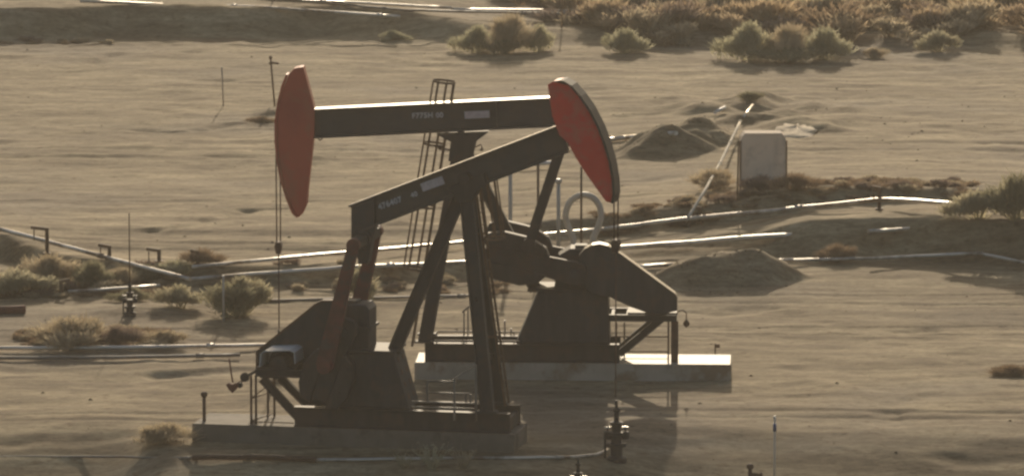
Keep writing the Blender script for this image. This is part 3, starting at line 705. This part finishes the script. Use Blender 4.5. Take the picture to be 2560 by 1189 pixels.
# ------------------------------------------------------------------ pipelines
def pipeline(pts, r, m, label, lift=.12, sag=.0, group='pipelines across the field', wob=.02, name='pipeline'):
    P = []
    for (u0, v0), (u1, v1) in zip(pts, pts[1:]):
        n = max(2, int(abs(u1 - u0) / 60) + int(abs(v1 - v0) / 18) + 1)
        for k in range(n): P.append((u0 + (u1 - u0) * k / n, v0 + (v1 - v0) * k / n))
    P.append(pts[-1]); W = []
    cz = []
    for (u, v) in pts:
        z = 0.0
        for _ in range(14):
            q = flat(u, v, z + lift + r); z = .5 * z + .5 * hz(q.x, q.y, False)
        cz.append(z)
    rr = random.Random(len(label))
    for (u, v) in P:
        k = max(i for i in range(len(pts)) if i == 0 or (u - pts[i][0]) * (pts[-1][0] - pts[0][0]) >= 0)
        if k < len(pts) - 1: t = (u - pts[k][0]) / (pts[k + 1][0] - pts[k][0]); z = cz[k] + (cz[k + 1] - cz[k]) * t
        else: z = cz[k]
        q = flat(u, v, z + lift + r); W.append(Vector((q.x, q.y, z)))
    sm = [q.z for q in W]
    W = [Vector((q.x, q.y, z + lift + r + rr.uniform(-wob, wob) * .5)) for q, z in zip(W, sm)]
    b = MB(); b.tube(W, r, 8)
    L = 0
    for a, c in zip(W, W[1:]):           # couplings
        L += (c - a).length
        if L > 6: d = (c - a).normalized(); b.tube([c - d * .12, c + d * .12], r * 1.35, 8); L = 0
    o = b.build(name, m, None); return tag(o, label, 'pipe', group)
pp, pd = M['pipe'], M['pipe_d']
pipeline([(-60, 553), (0, 572), (345, 664), (475, 697)], .065, pp, 'pale pipe slanting down from the left edge to a bend behind the brush', .40)
pipeline([(475, 697), (680, 682), (860, 668), (1150, 656), (1330, 645)], .06, pp, 'pale pipe running right from the bend, lower of the pair behind the front pumpjack', .2)
pipeline([(480, 667), (680, 648), (870, 631), (1150, 606), (1510, 572)], .055, pp, 'pale pipe running behind both post frames, upper of the pair', .22)
pipeline([(1510, 572), (1720, 546), (1900, 530), (2190, 499), (2260, 500), (2385, 509), (2480, 515)], .065, pp, 'long pale pipe at the right running past two rusty stands to the green bush', .26)
pipeline([(1500, 622), (1700, 608), (1870, 594), (2060, 583), (2180, 577)], .075, pp, 'pale pipe at the right, just behind the low brown soil mound', .24)
pipeline([(2170, 578), (2380, 565), (2700, 545)], .055, pp, 'dull pipe along the top of the dark bank at the right edge', .1)
pipeline([(1575, 668), (1702, 660)], .065, pp, 'short bright pipe left of the low brown soil mound', .1)
pipeline([(1918, 652), (2180, 645), (2450, 633), (2560, 655), (2620, 668)], .05, pp, 'thin pipe across the shaded foot of the dark bank, bending down at the right edge', .15)
pipeline([(1918, 651), (1982, 649)], .055, pp, 'bright pipe end just right of the low brown soil mound', .17)  # added piece laid over the thin pipe to show its sunlit stretch
pipeline([(170, 729), (400, 714)], .05, pp, 'pale pipe crossing behind the low wellhead at the left', .15)
pipeline([(-60, 869), (300, 868), (640, 862), (700, 861)], .055, pp, 'upper of two parallel pipes from the left edge to the front belt guard', .06)
pipeline([(-60, 894), (300, 893), (600, 886)], .05, pd, 'lower of two parallel pipes from the left edge to the front belt guard', .03)
pipeline([(630, 752), (800, 747), (1060, 741), (1200, 738)], .04, pd, 'thin dull pipe behind the front gearbox', .05)
pipeline([(480, 1142), (640, 1141), (790, 1147)], .07, M['brown'], 'dark rusty pipe on the ground in front of the front pad', .02)
pipeline([(790, 1149), (1000, 1146), (1250, 1143), (1400, 1143), (1490, 1136), (1520, 1122)], .04, pp, 'thin pale flow line leading to the shaded valve stack', .02)
pipeline([(200, 3), (420, 12), (640, 17), (850, 32), (1000, 42)], .06, pp, 'pale pipe along the bank at the top left, nearest of the pair', .2)
pipeline([(420, -8), (700, -2), (860, 6), (1130, 20)], .055, pp, 'pale pipe along the top left edge, farthest of the pair', .35)
pipeline([(640, -2), (860, 12), (1010, 26), (1200, 30), (1420, 34)], .05, pd, 'dull pipe between the two pale pipes at the top edge', .3)
pipeline([(1130, 24), (1300, 26), (1420, 28)], .06, pp, 'pale pipe at the top edge in front of the golden brush', .3)
pipeline([(1500, 352), (1560, 344), (1690, 333)], .08, pp, 'pale pipe running into the grey soil heap', .08)
pipeline([(1716, 550), (1760, 480), (1800, 408), (1850, 305)], .048, M['dustypipe'], 'long pale pipe climbing away from the viewer left of the beige cabinet', .36, wob=.0)
pipeline([(1856, 296), (1882, 262)], .045, pp, 'short pale pipe length beyond the end of the climbing pipe', .2, wob=.0)
pipeline([(1788, 281), (1812, 268)], .06, M['white'], 'short white pipe piece lying left of the dark shrub on the soil heap', .1, wob=.0)
pipeline([(-60, 778), (62, 772)], .13, M['ironred'], 'thick dark red pipe end at the left edge', .02)
pipeline([(-80, 1141), (200, 1140), (470, 1143)], .03, pd, 'thin hose line on the ground at the lower left', .0)

# ------------------------------------------------------------------ pipe stands, posts
def stand(u, v, hpx, arm, label, n2=True, name='pipe_stand'):
    p = at(u, v); s_ = scale_at(p); H = hpx / s_; A = arm / s_
    b = MB(); b.bar((0, 0, -.2), (0, 0, H), .11, .11); b.bar((.05 * (-1 if A > 0 else 1), 0, H - .04), (A, 0, H + .02), .09, .09)
    if n2: b.bar((A * .8, 0, H - .05), (A * .8, 0, H - .38), .035, .035)
    b.box((-.12, -.12, -.05), (.12, .12, .05))
    return tag(b.build(name, M['thinrust'], None, p), label, 'pipe stand', 'rusty pipe stands')
stand(118, 645, 66, -40, 'tallest rusty L-shaped stand over the slanting pipe at the left')
stand(274, 668, 34, -28, 'short rusty stand midway along the slanting pipe at the left')
stand(398, 680, 32, -32, 'short rusty stand just right of the tall thin rod')
stand(494, 672, 36, -18, 'small rusty stand near the left end of the upper pale pipe')
stand(153, 738, 38, 22, 'small rusty stand at the left end of the pipe behind the low wellhead')
stand(1749, 556, 40, -20, 'rusty stand at the foot of the climbing pale pipe')
stand(2198, 524, 56, -18, 'taller rusty stand at the highest point of the right-hand pale pipe')
def post(u, v, hpx, r, m, label, lean=0.0, top=None, name='marker_post', cat='post'):
    p = at(u, v); s_ = scale_at(p); H = hpx / s_; T = Vector((lean / s_, 0, H))
    b = MB(); b.tube([Vector((0, 0, -.2)), T], r, 7)
    if top == 'cap': b.lathe(T - Vector((0, 0, .08)), [(r * 1.2, 0), (r * 1.9, .03), (r * 1.9, .1), (r, .14)], 8)
    if top == 'arm':
        b.tube([T - Vector((0, 0, .18)), T + Vector((.26, 0, -.2)), T + Vector((.28, 0, -.24))], r * 1.2, 7); b.lathe(T - Vector((0, 0, .25)), [(r * 1.6, 0), (r * 1.6, .1)], 8); b.lathe(T - Vector((0, 0, .05)), [(r * 1.1, 0), (r * 2.0, .04), (r * 1.2, .12)], 8)
    if top == 'flag': b.box((T.x, -.02, T.z - .12), (T.x + .12, .02, T.z - .02)); b.box((T.x - .03, -.03, T.z - .45), (T.x + .09, .03, T.z - .3))
    o = b.build(name, m, None, p); return tag(o, label, cat)
post(688, 266, 122, .035, M['thinrust'], 'thin leaning pole with a short side arm behind the brown horsehead', -11, 'arm', 'pole', 'pole')
post(559, 265, 98, .022, M['pipe_d'], 'faint thin stake left of the leaning pole', -4)
post(559, 802, 115, .03, M['galv'], 'pale stake in front of the dark round bush at the left')
post(511, 1094, 112, .045, M['brown'], 'dark post at the left corner of the shaded concrete pad', 0, 'cap')
post(1788, 907, 50, .022, M['thinrust'], 'thin stake with a small tag at the right end of the sunlit pad', 0, 'flag')
post(1936, 1215, 172, .028, M['cab'], 'tall thin marker post with a faded blue band at the lower right', 0, None)
o = [x for x in sc.objects if x.name.startswith('marker_post')][-1]
b = MB(); H = 172 / scale_at(o.location); b.tube([(0, 0, H - .32), (0, 0, H - .12)], .045, 8); b.build('blue_band', M['bluepaint'], o)
b = MB(); b.lathe((0, 0, H), [(.03, 0), (.04, .03), (.02, .07)], 8); b.build('cap', M['white'], o)
post(1345, 660, 272, .04, M['thinrust'], 'rusty pole seen through the rear pumpjack, just left of its pitman arm', 0, None, 'pole', 'pole')
post(1453, 650, 235, .035, M['thinrust'], 'rusty pole standing inside the pale pipe hoop', 0, None, 'pole', 'pole')
post(1276, 640, 215, .06, M['galv'], 'pale upright pipe behind the rear leg of the rear pumpjack', 0, 'cap', 'pipe_post', 'post')
post(1396, 640, 190, .06, M['galv'], 'pale upright pipe between the rusty pole and the pipe hoop', 0, 'cap', 'pipe_post', 'post')
post(1843, 500, 150, .028, M['thinrust'], 'thin stake close to the left side of the beige cabinet', 3)
post(681, 42, 40, .03, M['pipe_d'], 'short stake by the pipes at the top left edge')
post(1405, 70, 80, .03, M['l_brown'], 'thin dark pole in the brush at the top edge')
# pale bar across the far end
pipeline([(1300, 413), (1395, 405)], .07, M['white'], 'bright pipe section showing under the tilted beam', .1, group=None)
# pale hoop of pipe (expansion loop)
p = at(1458, 632); s_ = scale_at(p); b = MB()
pts = [(1424, 632), (1434, 612), (1432, 585), (1421, 560), (1414, 530), (1422, 500), (1440, 483), (1462, 478), (1484, 486), (1499, 507), (1502, 535), (1494, 562), (1484, 585), (1482, 610), (1486, 632)]
pts3 = [((u - 1458) / s_, 0, (632 - v) / s_) for u, v in pts]
sm = []
for i in range(len(pts3) - 1):
    a, c = Vector(pts3[i]), Vector(pts3[i + 1]); p0 = Vector(pts3[max(i - 1, 0)]); p3 = Vector(pts3[min(i + 2, len(pts3) - 1)])
    for k in range(4):
        t = k / 4; sm.append(.5 * ((2 * a) + (c - p0) * t + (2 * p0 - 5 * a + 4 * c - p3) * t * t + (3 * a - p0 - 3 * c + p3) * t ** 3))
sm.append(Vector(pts3[-1])); b.tube([Vector((s.x, 0, s.z - .1)) for s in sm], .10, 10)
b.box((-.5, -.2, -.2), (.5, .2, .12))
tag(b.build('pipe_hoop', M['galv'], None, p), 'pale omega-shaped pipe hoop standing behind the rear gearbox', 'pipe loop')

# ------------------------------------------------------------------ cabinet
p = at(1908, 476); s_ = scale_at(p); W = 112 / s_; H = 140 / s_
cb = empty('equipment_cabinet', p, R(2), 'tall beige-grey steel cabinet standing alone at the right, dry brush round its foot', 'cabinet')
b = MB(); b.prism([(-W / 2, .1), (W / 2, .1), (W / 2, H - .14), (W / 2 - .04, H - .06), (W / 2 - .12, H), (-W / 2 + .12, H), (-W / 2 + .04, H - .06), (-W / 2, H - .14)], -.02, .7, .02); b.build('housing', M['cab'], cb)
b = MB(); b.prism([(-W / 2 + .10, H + .004), (W / 2 - .10, H + .004), (W / 2 - .14, H + .03), (-W / 2 + .14, H + .03)], -.04, .72); b.build('roof', M['cab'], cb)
for sg in (-1, 1):
    b = MB(); b.box((sg * (W / 2 + .025) - .02, -.05, -.2), (sg * (W / 2 + .025) + .02, .03, H - .2)); b.build('corner_post', M['brown'], cb)
b = MB(); b.box((-W / 2 + .14, -.026, .45), (W / 2 - .14, -.021, H - .22)); b.build('door_panel', M['cab'], cb)
# pale caliche lump
def lump(u, v, wpx, hpx, m, label, name, seed):
    p = at(u, v); s_ = scale_at(p); W = wpx / s_ / 2; H = hpx / s_; rr = np.random.RandomState(seed)
    n, k = 26, 9; vv = []; fs = []
    for j in range(k):
        t = j / (k - 1) * math.pi / 2
        for i in range(n):
            a = 2 * math.pi * i / n; r = math.cos(t); nz = 1 + .22 * float(vnoise(np.array([math.cos(a) * 2 + t]), np.array([math.sin(a) * 2 + t * 1.5]), seed, .55)[0])
            vv.append((W * r * math.cos(a) * nz, W * 3.2 * r * math.sin(a) * nz, H * math.sin(t) * nz * .8 - .08))
    for j in range(k - 1):
        for i in range(n): fs.append((j * n + i, j * n + (i + 1) % n, (j + 1) * n + (i + 1) % n, (j + 1) * n + i))
    b = MB(); b.add(vv, fs, True); return tag(b.build(name, m, None, p), label, 'soil lump')
lump(1992, 326, 105, 20, M['pale_rock'], 'pale whitish lump of soil above and right of the beige cabinet', 'caliche_lump', 3)

# ------------------------------------------------------------------ shrubs
def shrub_mesh(kind, seed, n, spiky=.5, lw=.035, ll=.16, lumps=7):
    """unit shrub: about 1 m wide radius .5, height 1; leaf-sized blades in uneven clumps"""
    r = np.random.RandomState(seed); V = []; Fc = []
    cl = []
    for i in range(lumps):
        a = r.uniform(0, 2 * math.pi); q = r.uniform(0, .44)
        cl.append((q * math.cos(a), q * math.sin(a), r.uniform(.22, .66) * (1 - q), r.uniform(.10, .24)))
    # stems
    tips = []
    for i in range(n):
        c = cl[r.randint(lumps)]
        d = r.normal(size=3); d /= np.linalg.norm(d); d[2] = abs(d[2]) * (1 if r.rand() < .75 else -.6)
        rad = c[3] * (r.rand() ** .38) * r.choice([1, 1, 1, 1.25])
        p = np.array([c[0], c[1], c[2]]) + d * rad * np.array([1, 1, 1.15])
        if p[2] < .02: p[2] = r.uniform(.02, .2)
        out = np.array([p[0], p[1], 0]) * 1.2 + np.array([0, 0, .35 + spiky]) + r.normal(size=3) * .45
        out /= np.linalg.norm(out); L = ll * r.uniform(.5, 1.4)
        s_ = np.cross(out, r.normal(size=3)); s_ /= np.linalg.norm(s_) + 1e-6; w_ = lw * r.uniform(.5, 1.3)
        k = len(V); V += [p - s_ * w_ * .5, p + s_ * w_ * .5, p + out * L + s_ * w_ * .15, p + out * L - s_ * w_ * .15]; Fc.append((k, k + 1, k + 2, k + 3))
    for i in range(26):     # woody stems
        c = cl[r.randint(lumps)]; e = np.array([c[0], c[1], c[2]]) + r.normal(size=3) * .12; e[2] = abs(e[2]); p = np.array([c[0] * .2, c[1] * .2, -.05])
        for ax in (np.array([.012, 0, 0]), np.array([0, .012, 0])):
            k = len(V); V += [p - ax, p + ax, e + ax * .4, e - ax * .4]; Fc.append((k, k + 1, k + 2, k + 3))
    me = bpy.data.meshes.new('shrub'); me.from_pydata([tuple(v) for v in V], [], Fc); me.update(); me.materials.append(M[kind]); return me
PROTO = {}
def proto(kind, i):
    if (kind, i) not in PROTO:
        sp = {'l_sage': .9, 'l_tan': .8, 'l_brown': .6, 'l_green': .6, 'l_dark': .5, 'l_orange': .8, 'l_mauve': .8}[kind]
        thin = kind in ('l_tan', 'l_brown', 'l_orange', 'l_mauve')
        PROTO[(kind, i)] = shrub_mesh(kind, i * 13 + len(kind), 3000, sp, .015 if thin else .024, .20 if thin else .13, 10 + 2 * i)
    return PROTO[(kind, i)]
rs = random.Random(5)
def weed_mesh(kind, seed):
    r = np.random.RandomState(seed); V = []; Fc = []
    for i in range(46):
        a = r.uniform(0, 6.28); q = r.uniform(0, .2); p = np.array([q * math.cos(a), q * math.sin(a), 0.0]); d = np.array([math.cos(a) * r.uniform(.1, .7), math.sin(a) * r.uniform(.1, .7), 1.0]); L = r.uniform(.35, 1.0)
        for k in range(5):
            t0, t1 = k / 5 * L, (k + 1) / 5 * L; w_ = .022 * (1.1 - t0)
            c0 = p + d * t0 + np.array([d[0], d[1], -.5]) * t0 * t0 * .5; c1 = p + d * t1 + np.array([d[0], d[1], -.5]) * t1 * t1 * .5
            s_ = np.array([-math.sin(a + k), math.cos(a + k), 0]) * w_; n = len(V); V += [c0 - s_, c0 + s_, c1 + s_, c1 - s_]; Fc.append((n, n + 1, n + 2, n + 3))
            o_ = r.normal(size=3) * .06; n = len(V); V += [c1, c1 + o_, c1 + o_ * 1.6 + np.array([0, 0, .03]), c1 + np.array([0, 0, .02])]; Fc.append((n, n + 1, n + 2, n + 3))
    me = bpy.data.meshes.new('weed'); me.from_pydata([tuple(v) for v in V], [], Fc); me.update(); me.materials.append(M[kind]); return me
def weed(u, v, wpx, hpx, kind, label, seed):
    p = at(u, v); s_ = scale_at(p); o = bpy.data.objects.new('weed', weed_mesh(kind, seed)); sc.collection.objects.link(o); o.location = p
    o.scale = (wpx / s_ * .8, wpx / s_ * .8, hpx / s_); return tag(o, label, 'weed', G4)
def shrub(u, v, wpx, hpx, kind, label, i=None, group=None, name='shrub', depth=1.0):
    p = at(u, v); s_ = scale_at(p); i = rs.randint(0, 2) if i is None else i
    o = bpy.data.objects.new(name, proto(kind, i)); sc.collection.objects.link(o); o.location = p - Vector((0, 0, .04))
    W = wpx / s_; o.scale = (W * 1.25, W * 1.15 * depth * rs.uniform(.8, 1), hpx / s_ * 1.32); o.rotation_euler = (0, 0, rs.uniform(0, 6.28) if False else rs.choice([0, math.pi]))
    return tag(o, label, 'shrub', group)
G1 = 'shrubs along the top of the field'; G2 = 'shrubs round the pipes at the left'; G3 = 'dry brush round the cabinet'; G4 = 'weeds in front of the front pad'
shrub(982, 100, 66, 24, 'l_sage', 'small low pale tuft alone at the top, left of the big sunlit shrubs', group=G1)
shrub(1192, 130, 95, 62, 'l_sage', 'pale green sunlit shrub, left of the top-centre clump', group=G1)
shrub(1270, 133, 115, 88, 'l_tan', 'tallest pale dry shrub in the middle of the top-centre clump', 1, group=G1)
shrub(1345, 128, 80, 62, 'l_sage', 'pale shrub at the right of the top-centre clump', group=G1)
shrub(1250, 136, 90, 40, 'l_dark', 'low dark green shrub at the foot of the top-centre clump', group=G1)
shrub(1566, 134, 100, 58, 'l_sage', 'round sunlit green shrub alone between the two top clumps', group=G1)
shrub(1870, 150, 120, 88, 'l_sage', 'big pale green shrub, left of the top-right clump', 2, group=G1)
shrub(1975, 152, 100, 80, 'l_tan', 'dry tan shrub in the middle of the top-right clump', group=G1)
shrub(2065, 150, 115, 74, 'l_sage', 'pale shrub at the right of the top-right clump', 1, group=G1)
shrub(1960, 156, 150, 38, 'l_dark', 'low dark shrub at the foot of the top-right clump', group=G1)
shrub(2190, 146, 56, 26, 'l_tan', 'small round dry tuft just right of the top-right clump', group=G1)
shrub(2345, 130, 90, 56, 'l_green', 'dull green shrub with bare twigs at the top right, beyond the small dry tuft', group=G1)
shrub(1876, 252, 56, 24, 'l_dark', 'small dark shrub on the soil heap behind the climbing pipe')
shrub(2445, 545, 150, 72, 'l_green', 'wide green shrub at the end of the right-hand pipe', 0, depth=.6)
shrub(2545, 548, 140, 105, 'l_dark', 'large dark green shrub at the right edge', 1, depth=.7)
shrub(2090, 618, 80, 46, 'l_brown', 'dark shrub on the shaded bank right of the soil mound')
shrub(585, 792, 140, 84, 'l_dark', 'dark round bush behind the pale stake', 0, G2)
shrub(604, 786, 120, 92, 'l_green', 'yellow-green bush just behind the dark round bush', 2, G2)
shrub(450, 768, 100, 58, 'l_green', 'dull green bush right of the low wellhead', 1, G2)
shrub(190, 868, 180, 70, 'l_tan', 'wide wispy tan bush in front of the red pipe end', 1, G2)
shrub(290, 866, 110, 48, 'l_mauve', 'grey dry bush just below the low wellhead', 2, G2)
shrub(400, 862, 120, 38, 'l_tan', 'low dry bush below and right of the low wellhead', 0, G2)
shrub(235, 720, 90, 66, 'l_dark', 'dark bush under the slanting pipe, left of the tall thin rod', 1, G2)
shrub(120, 712, 150, 70, 'l_tan', 'pale dry bush round the foot of the tallest stand', 2, G2)
shrub(40, 738, 170, 66, 'l_green', 'grey-green bush at the left edge below the slanting pipe', 0, G2)
shrub(360, 706, 80, 46, 'l_dark', 'small dark bush beside the tall thin rod, under the pipe', 0, G2)
shrub(300, 712, 80, 42, 'l_tan', 'small tan bush between the two dark bushes under the pipe', 1, G2)
shrub(440, 672, 80, 36, 'l_sage', 'small yellowish tuft between two short stands above the bend', 0, G2)
shrub(510, 662, 90, 40, 'l_brown', 'small brown tuft above the left end of the upper pipe', 1, G2)
shrub(330, 752, 90, 34, 'l_dark', 'dark low growth round the body of the low wellhead', 2, G2)
shrub(905, 760, 90, 92, 'l_green', 'yellow-green plant showing between the pitman arms of the front machine')
shrub(405, 1104, 150, 46, 'l_tan', 'wispy tan bush at the left end of the shaded pad', 1)
weed(1078, 1172, 80, 80, 'l_sage', 'tallest green weed in front of the shaded pad', 1)
weed(1010, 1168, 60, 52, 'l_green', 'thin low weed left of the tallest green weed', 2)
weed(1160, 1170, 60, 66, 'l_tan', 'reddish dry weed right of the tallest green weed', 3)
shrub(2528, 936, 90, 26, 'l_brown', 'low brown scrub at the right edge, level with the sunlit pad')
shrub(1790, 474, 110, 48, 'l_tan', 'tan brush just left of the beige cabinet', 1, G3)
shrub(1905, 482, 100, 40, 'l_mauve', 'greyish brush in front of the beige cabinet', 2, G3)
shrub(1990, 474, 100, 44, 'l_brown', 'brown brush just right of the beige cabinet', 0, G3)
shrub(655, 306, 60, 16, 'l_brown', 'low brown scrub at the foot of the leaning pole')

def brush_mass(name, spots, kinds, label):
    """one object: many rough shrubs merged for brush nobody could count"""
    mats = list(kinds); me = bpy.data.meshes.new(name); allv = []; allf = []; mi = []; off = 0
    small = {k: shrub_mesh(k, 91 + i, 620, .8, .045, .20, 8) for i, k in enumerate(mats)}
    data = {}
    for k, m_ in small.items():
        n = len(m_.vertices); a = np.empty(n * 3); m_.vertices.foreach_get('co', a); data[k] = a.reshape(-1, 3)
    for (p, W, H, k, a) in spots:
        v = data[k] * np.array([W, W, H]); c, s_ = math.cos(a), math.sin(a)
        v = np.stack([v[:, 0] * c - v[:, 1] * s_ + p.x, v[:, 0] * s_ + v[:, 1] * c + p.y, v[:, 2] + p.z - .05], 1)
        allv.append(v); nq = len(v) // 4; allf.append(np.arange(len(v)).reshape(-1, 4) + off); mi.append(np.full(nq, mats.index(k))); off += len(v)
    V = np.concatenate(allv); Q = np.concatenate(allf).astype(np.int32); mi = np.concatenate(mi).astype(np.int32)
    me.vertices.add(len(V)); me.vertices.foreach_set('co', V.astype(np.float32).ravel()); me.loops.add(Q.size); me.loops.foreach_set('vertex_index', Q.ravel())
    me.polygons.add(len(Q)); me.polygons.foreach_set('loop_start', np.arange(0, Q.size, 4, dtype=np.int32)); me.update()
    for k in mats: me.materials.append(M[k])
    me.polygons.foreach_set('material_index', mi); me.update(); me.validate()
    o = bpy.data.objects.new(name, me); sc.collection.objects.link(o); tag(o, label, name.replace('_', ' '), kind='stuff')
    for m_ in small.values(): bpy.data.meshes.remove(m_)
def scatter(poly_fn, n, wr, hr, kinds, seed):
    r = random.Random(seed); out = []
    while len(out) < n:
        u = r.uniform(-150, 2710); v = r.uniform(-260, 1189)
        if not poly_fn(u, v): continue
        p = flat(u, v); p.z = hz(p.x, p.y); W = r.uniform(*wr)
        out.append((p, W, W * r.uniform(*hr), r.choice(kinds), r.uniform(0, 6.28)))
    return out
def topright(u, v):
    lim = np.interp(u, [1100, 1380, 1500, 1700, 1800, 2150, 2300, 2450, 2710], [-60, 62, 106, 118, 112, 124, 120, 104, 128])
    return v < lim and v > -240
def topleft(u, v): return -200 < v < np.interp(u, [-150, 700, 760, 1100, 1400], [-40, -40, 10, 36, 36])
sp = scatter(topright, 1150, (1.3, 3.0), (.38, .62), ['l_orange', 'l_orange', 'l_mauve', 'l_brown', 'l_tan'], 3)
sp += scatter(topleft, 260, (.8, 1.9), (.3, .5), ['l_orange', 'l_tan', 'l_brown'], 4)
brush_mass('desert_brush', sp, ['l_orange', 'l_mauve', 'l_brown', 'l_tan'], 'golden and grey-brown dry brush filling the top of the field')
def lowband(u, v):
    a = (1500 < u < 2420 and np.interp(u, [1500, 2000, 2420], [585, 545, 515]) < v < np.interp(u, [1500, 2000, 2420], [605, 578, 562]))
    b_ = (0 < u < 560 and 700 < v < 745 and u < 430) or (-20 < u < 290 and 103 < v < 112) or (60 < u < 420 and 830 < v < 865)
    c = (640 < u < 1280 and 698 < v < 735 and (int(u / 40) % 3 == 0)); return a or b_ or c
brush_mass('dry_grass', scatter(lowband, 380, (.3, .9), (.25, .5), ['l_tan', 'l_brown', 'l_mauve', 'l_brown'], 8), ['l_tan', 'l_brown', 'l_mauve'], 'dry brown grass and litter along the pipes')
# clods and stones on the bare ground
def clods():
    r = np.random.RandomState(2); V = []; Fc = []
    for i in range(900):
        u = r.uniform(-40, 2600); v = r.uniform(60, 1189) ** 1.0
        if r.rand() < .25: u = r.normal(2050, 260); v = r.normal(330, 50)
        if r.rand() < .45: c_ = MOUNDS[r.randint(5)]; u = c_[0] + r.normal() * 75; v = c_[1] - 12 + r.normal() * 14
        if not (40 < v < 1189): continue
        p = flat(u, v); p.z = hz(p.x, p.y); s_ = .012 + .04 * r.rand() ** 3
        k = len(V); jit = r.uniform(.6, 1.3, 6) * s_
        V += [(p.x + jit[0] * 1.4, p.y, p.z), (p.x, p.y + jit[1], p.z), (p.x - jit[2] * 1.4, p.y, p.z), (p.x, p.y - jit[3], p.z), (p.x, p.y, p.z + jit[4] * .9), (p.x, p.y, p.z - .03)]
        Fc += [(k, k + 1, k + 4), (k + 1, k + 2, k + 4), (k + 2, k + 3, k + 4), (k + 3, k, k + 4), (k + 1, k, k + 5), (k + 2, k + 1, k + 5), (k + 3, k + 2, k + 5), (k, k + 3, k + 5)]
    me = bpy.data.meshes.new('stones'); me.from_pydata(V, [], Fc); me.update(); me.materials.append(M['ground'])
    o = bpy.data.objects.new('stones', me); sc.collection.objects.link(o); tag(o, 'small clods and stones strewn over the bare ground', 'stones', kind='stuff')
clods()

# ------------------------------------------------------------------ dusty air
HAZE = 0.00027
if HAZE:
    b = MB(); b.box((-2600, -1520, -140), (2600, 3700, 60)); hm = bpy.data.materials.new('dusty_air'); hm.use_nodes = True; nt = hm.node_tree
    nt.nodes.remove(nt.nodes["Principled BSDF"]); pv = nt.nodes.new("ShaderNodeVolumePrincipled"); pv.inputs['Color'].default_value = (.95, .88, .78, 1)
    pv.inputs['Density'].default_value = HAZE; pv.inputs['Anisotropy'].default_value = .35
    nt.links.new(pv.outputs[0], [n for n in nt.nodes if n.type == 'OUTPUT_MATERIAL'][0].inputs['Volume'])
    tag(b.build('haze', hm, None), 'thin dusty air over the whole field', 'haze', kind='stuff')
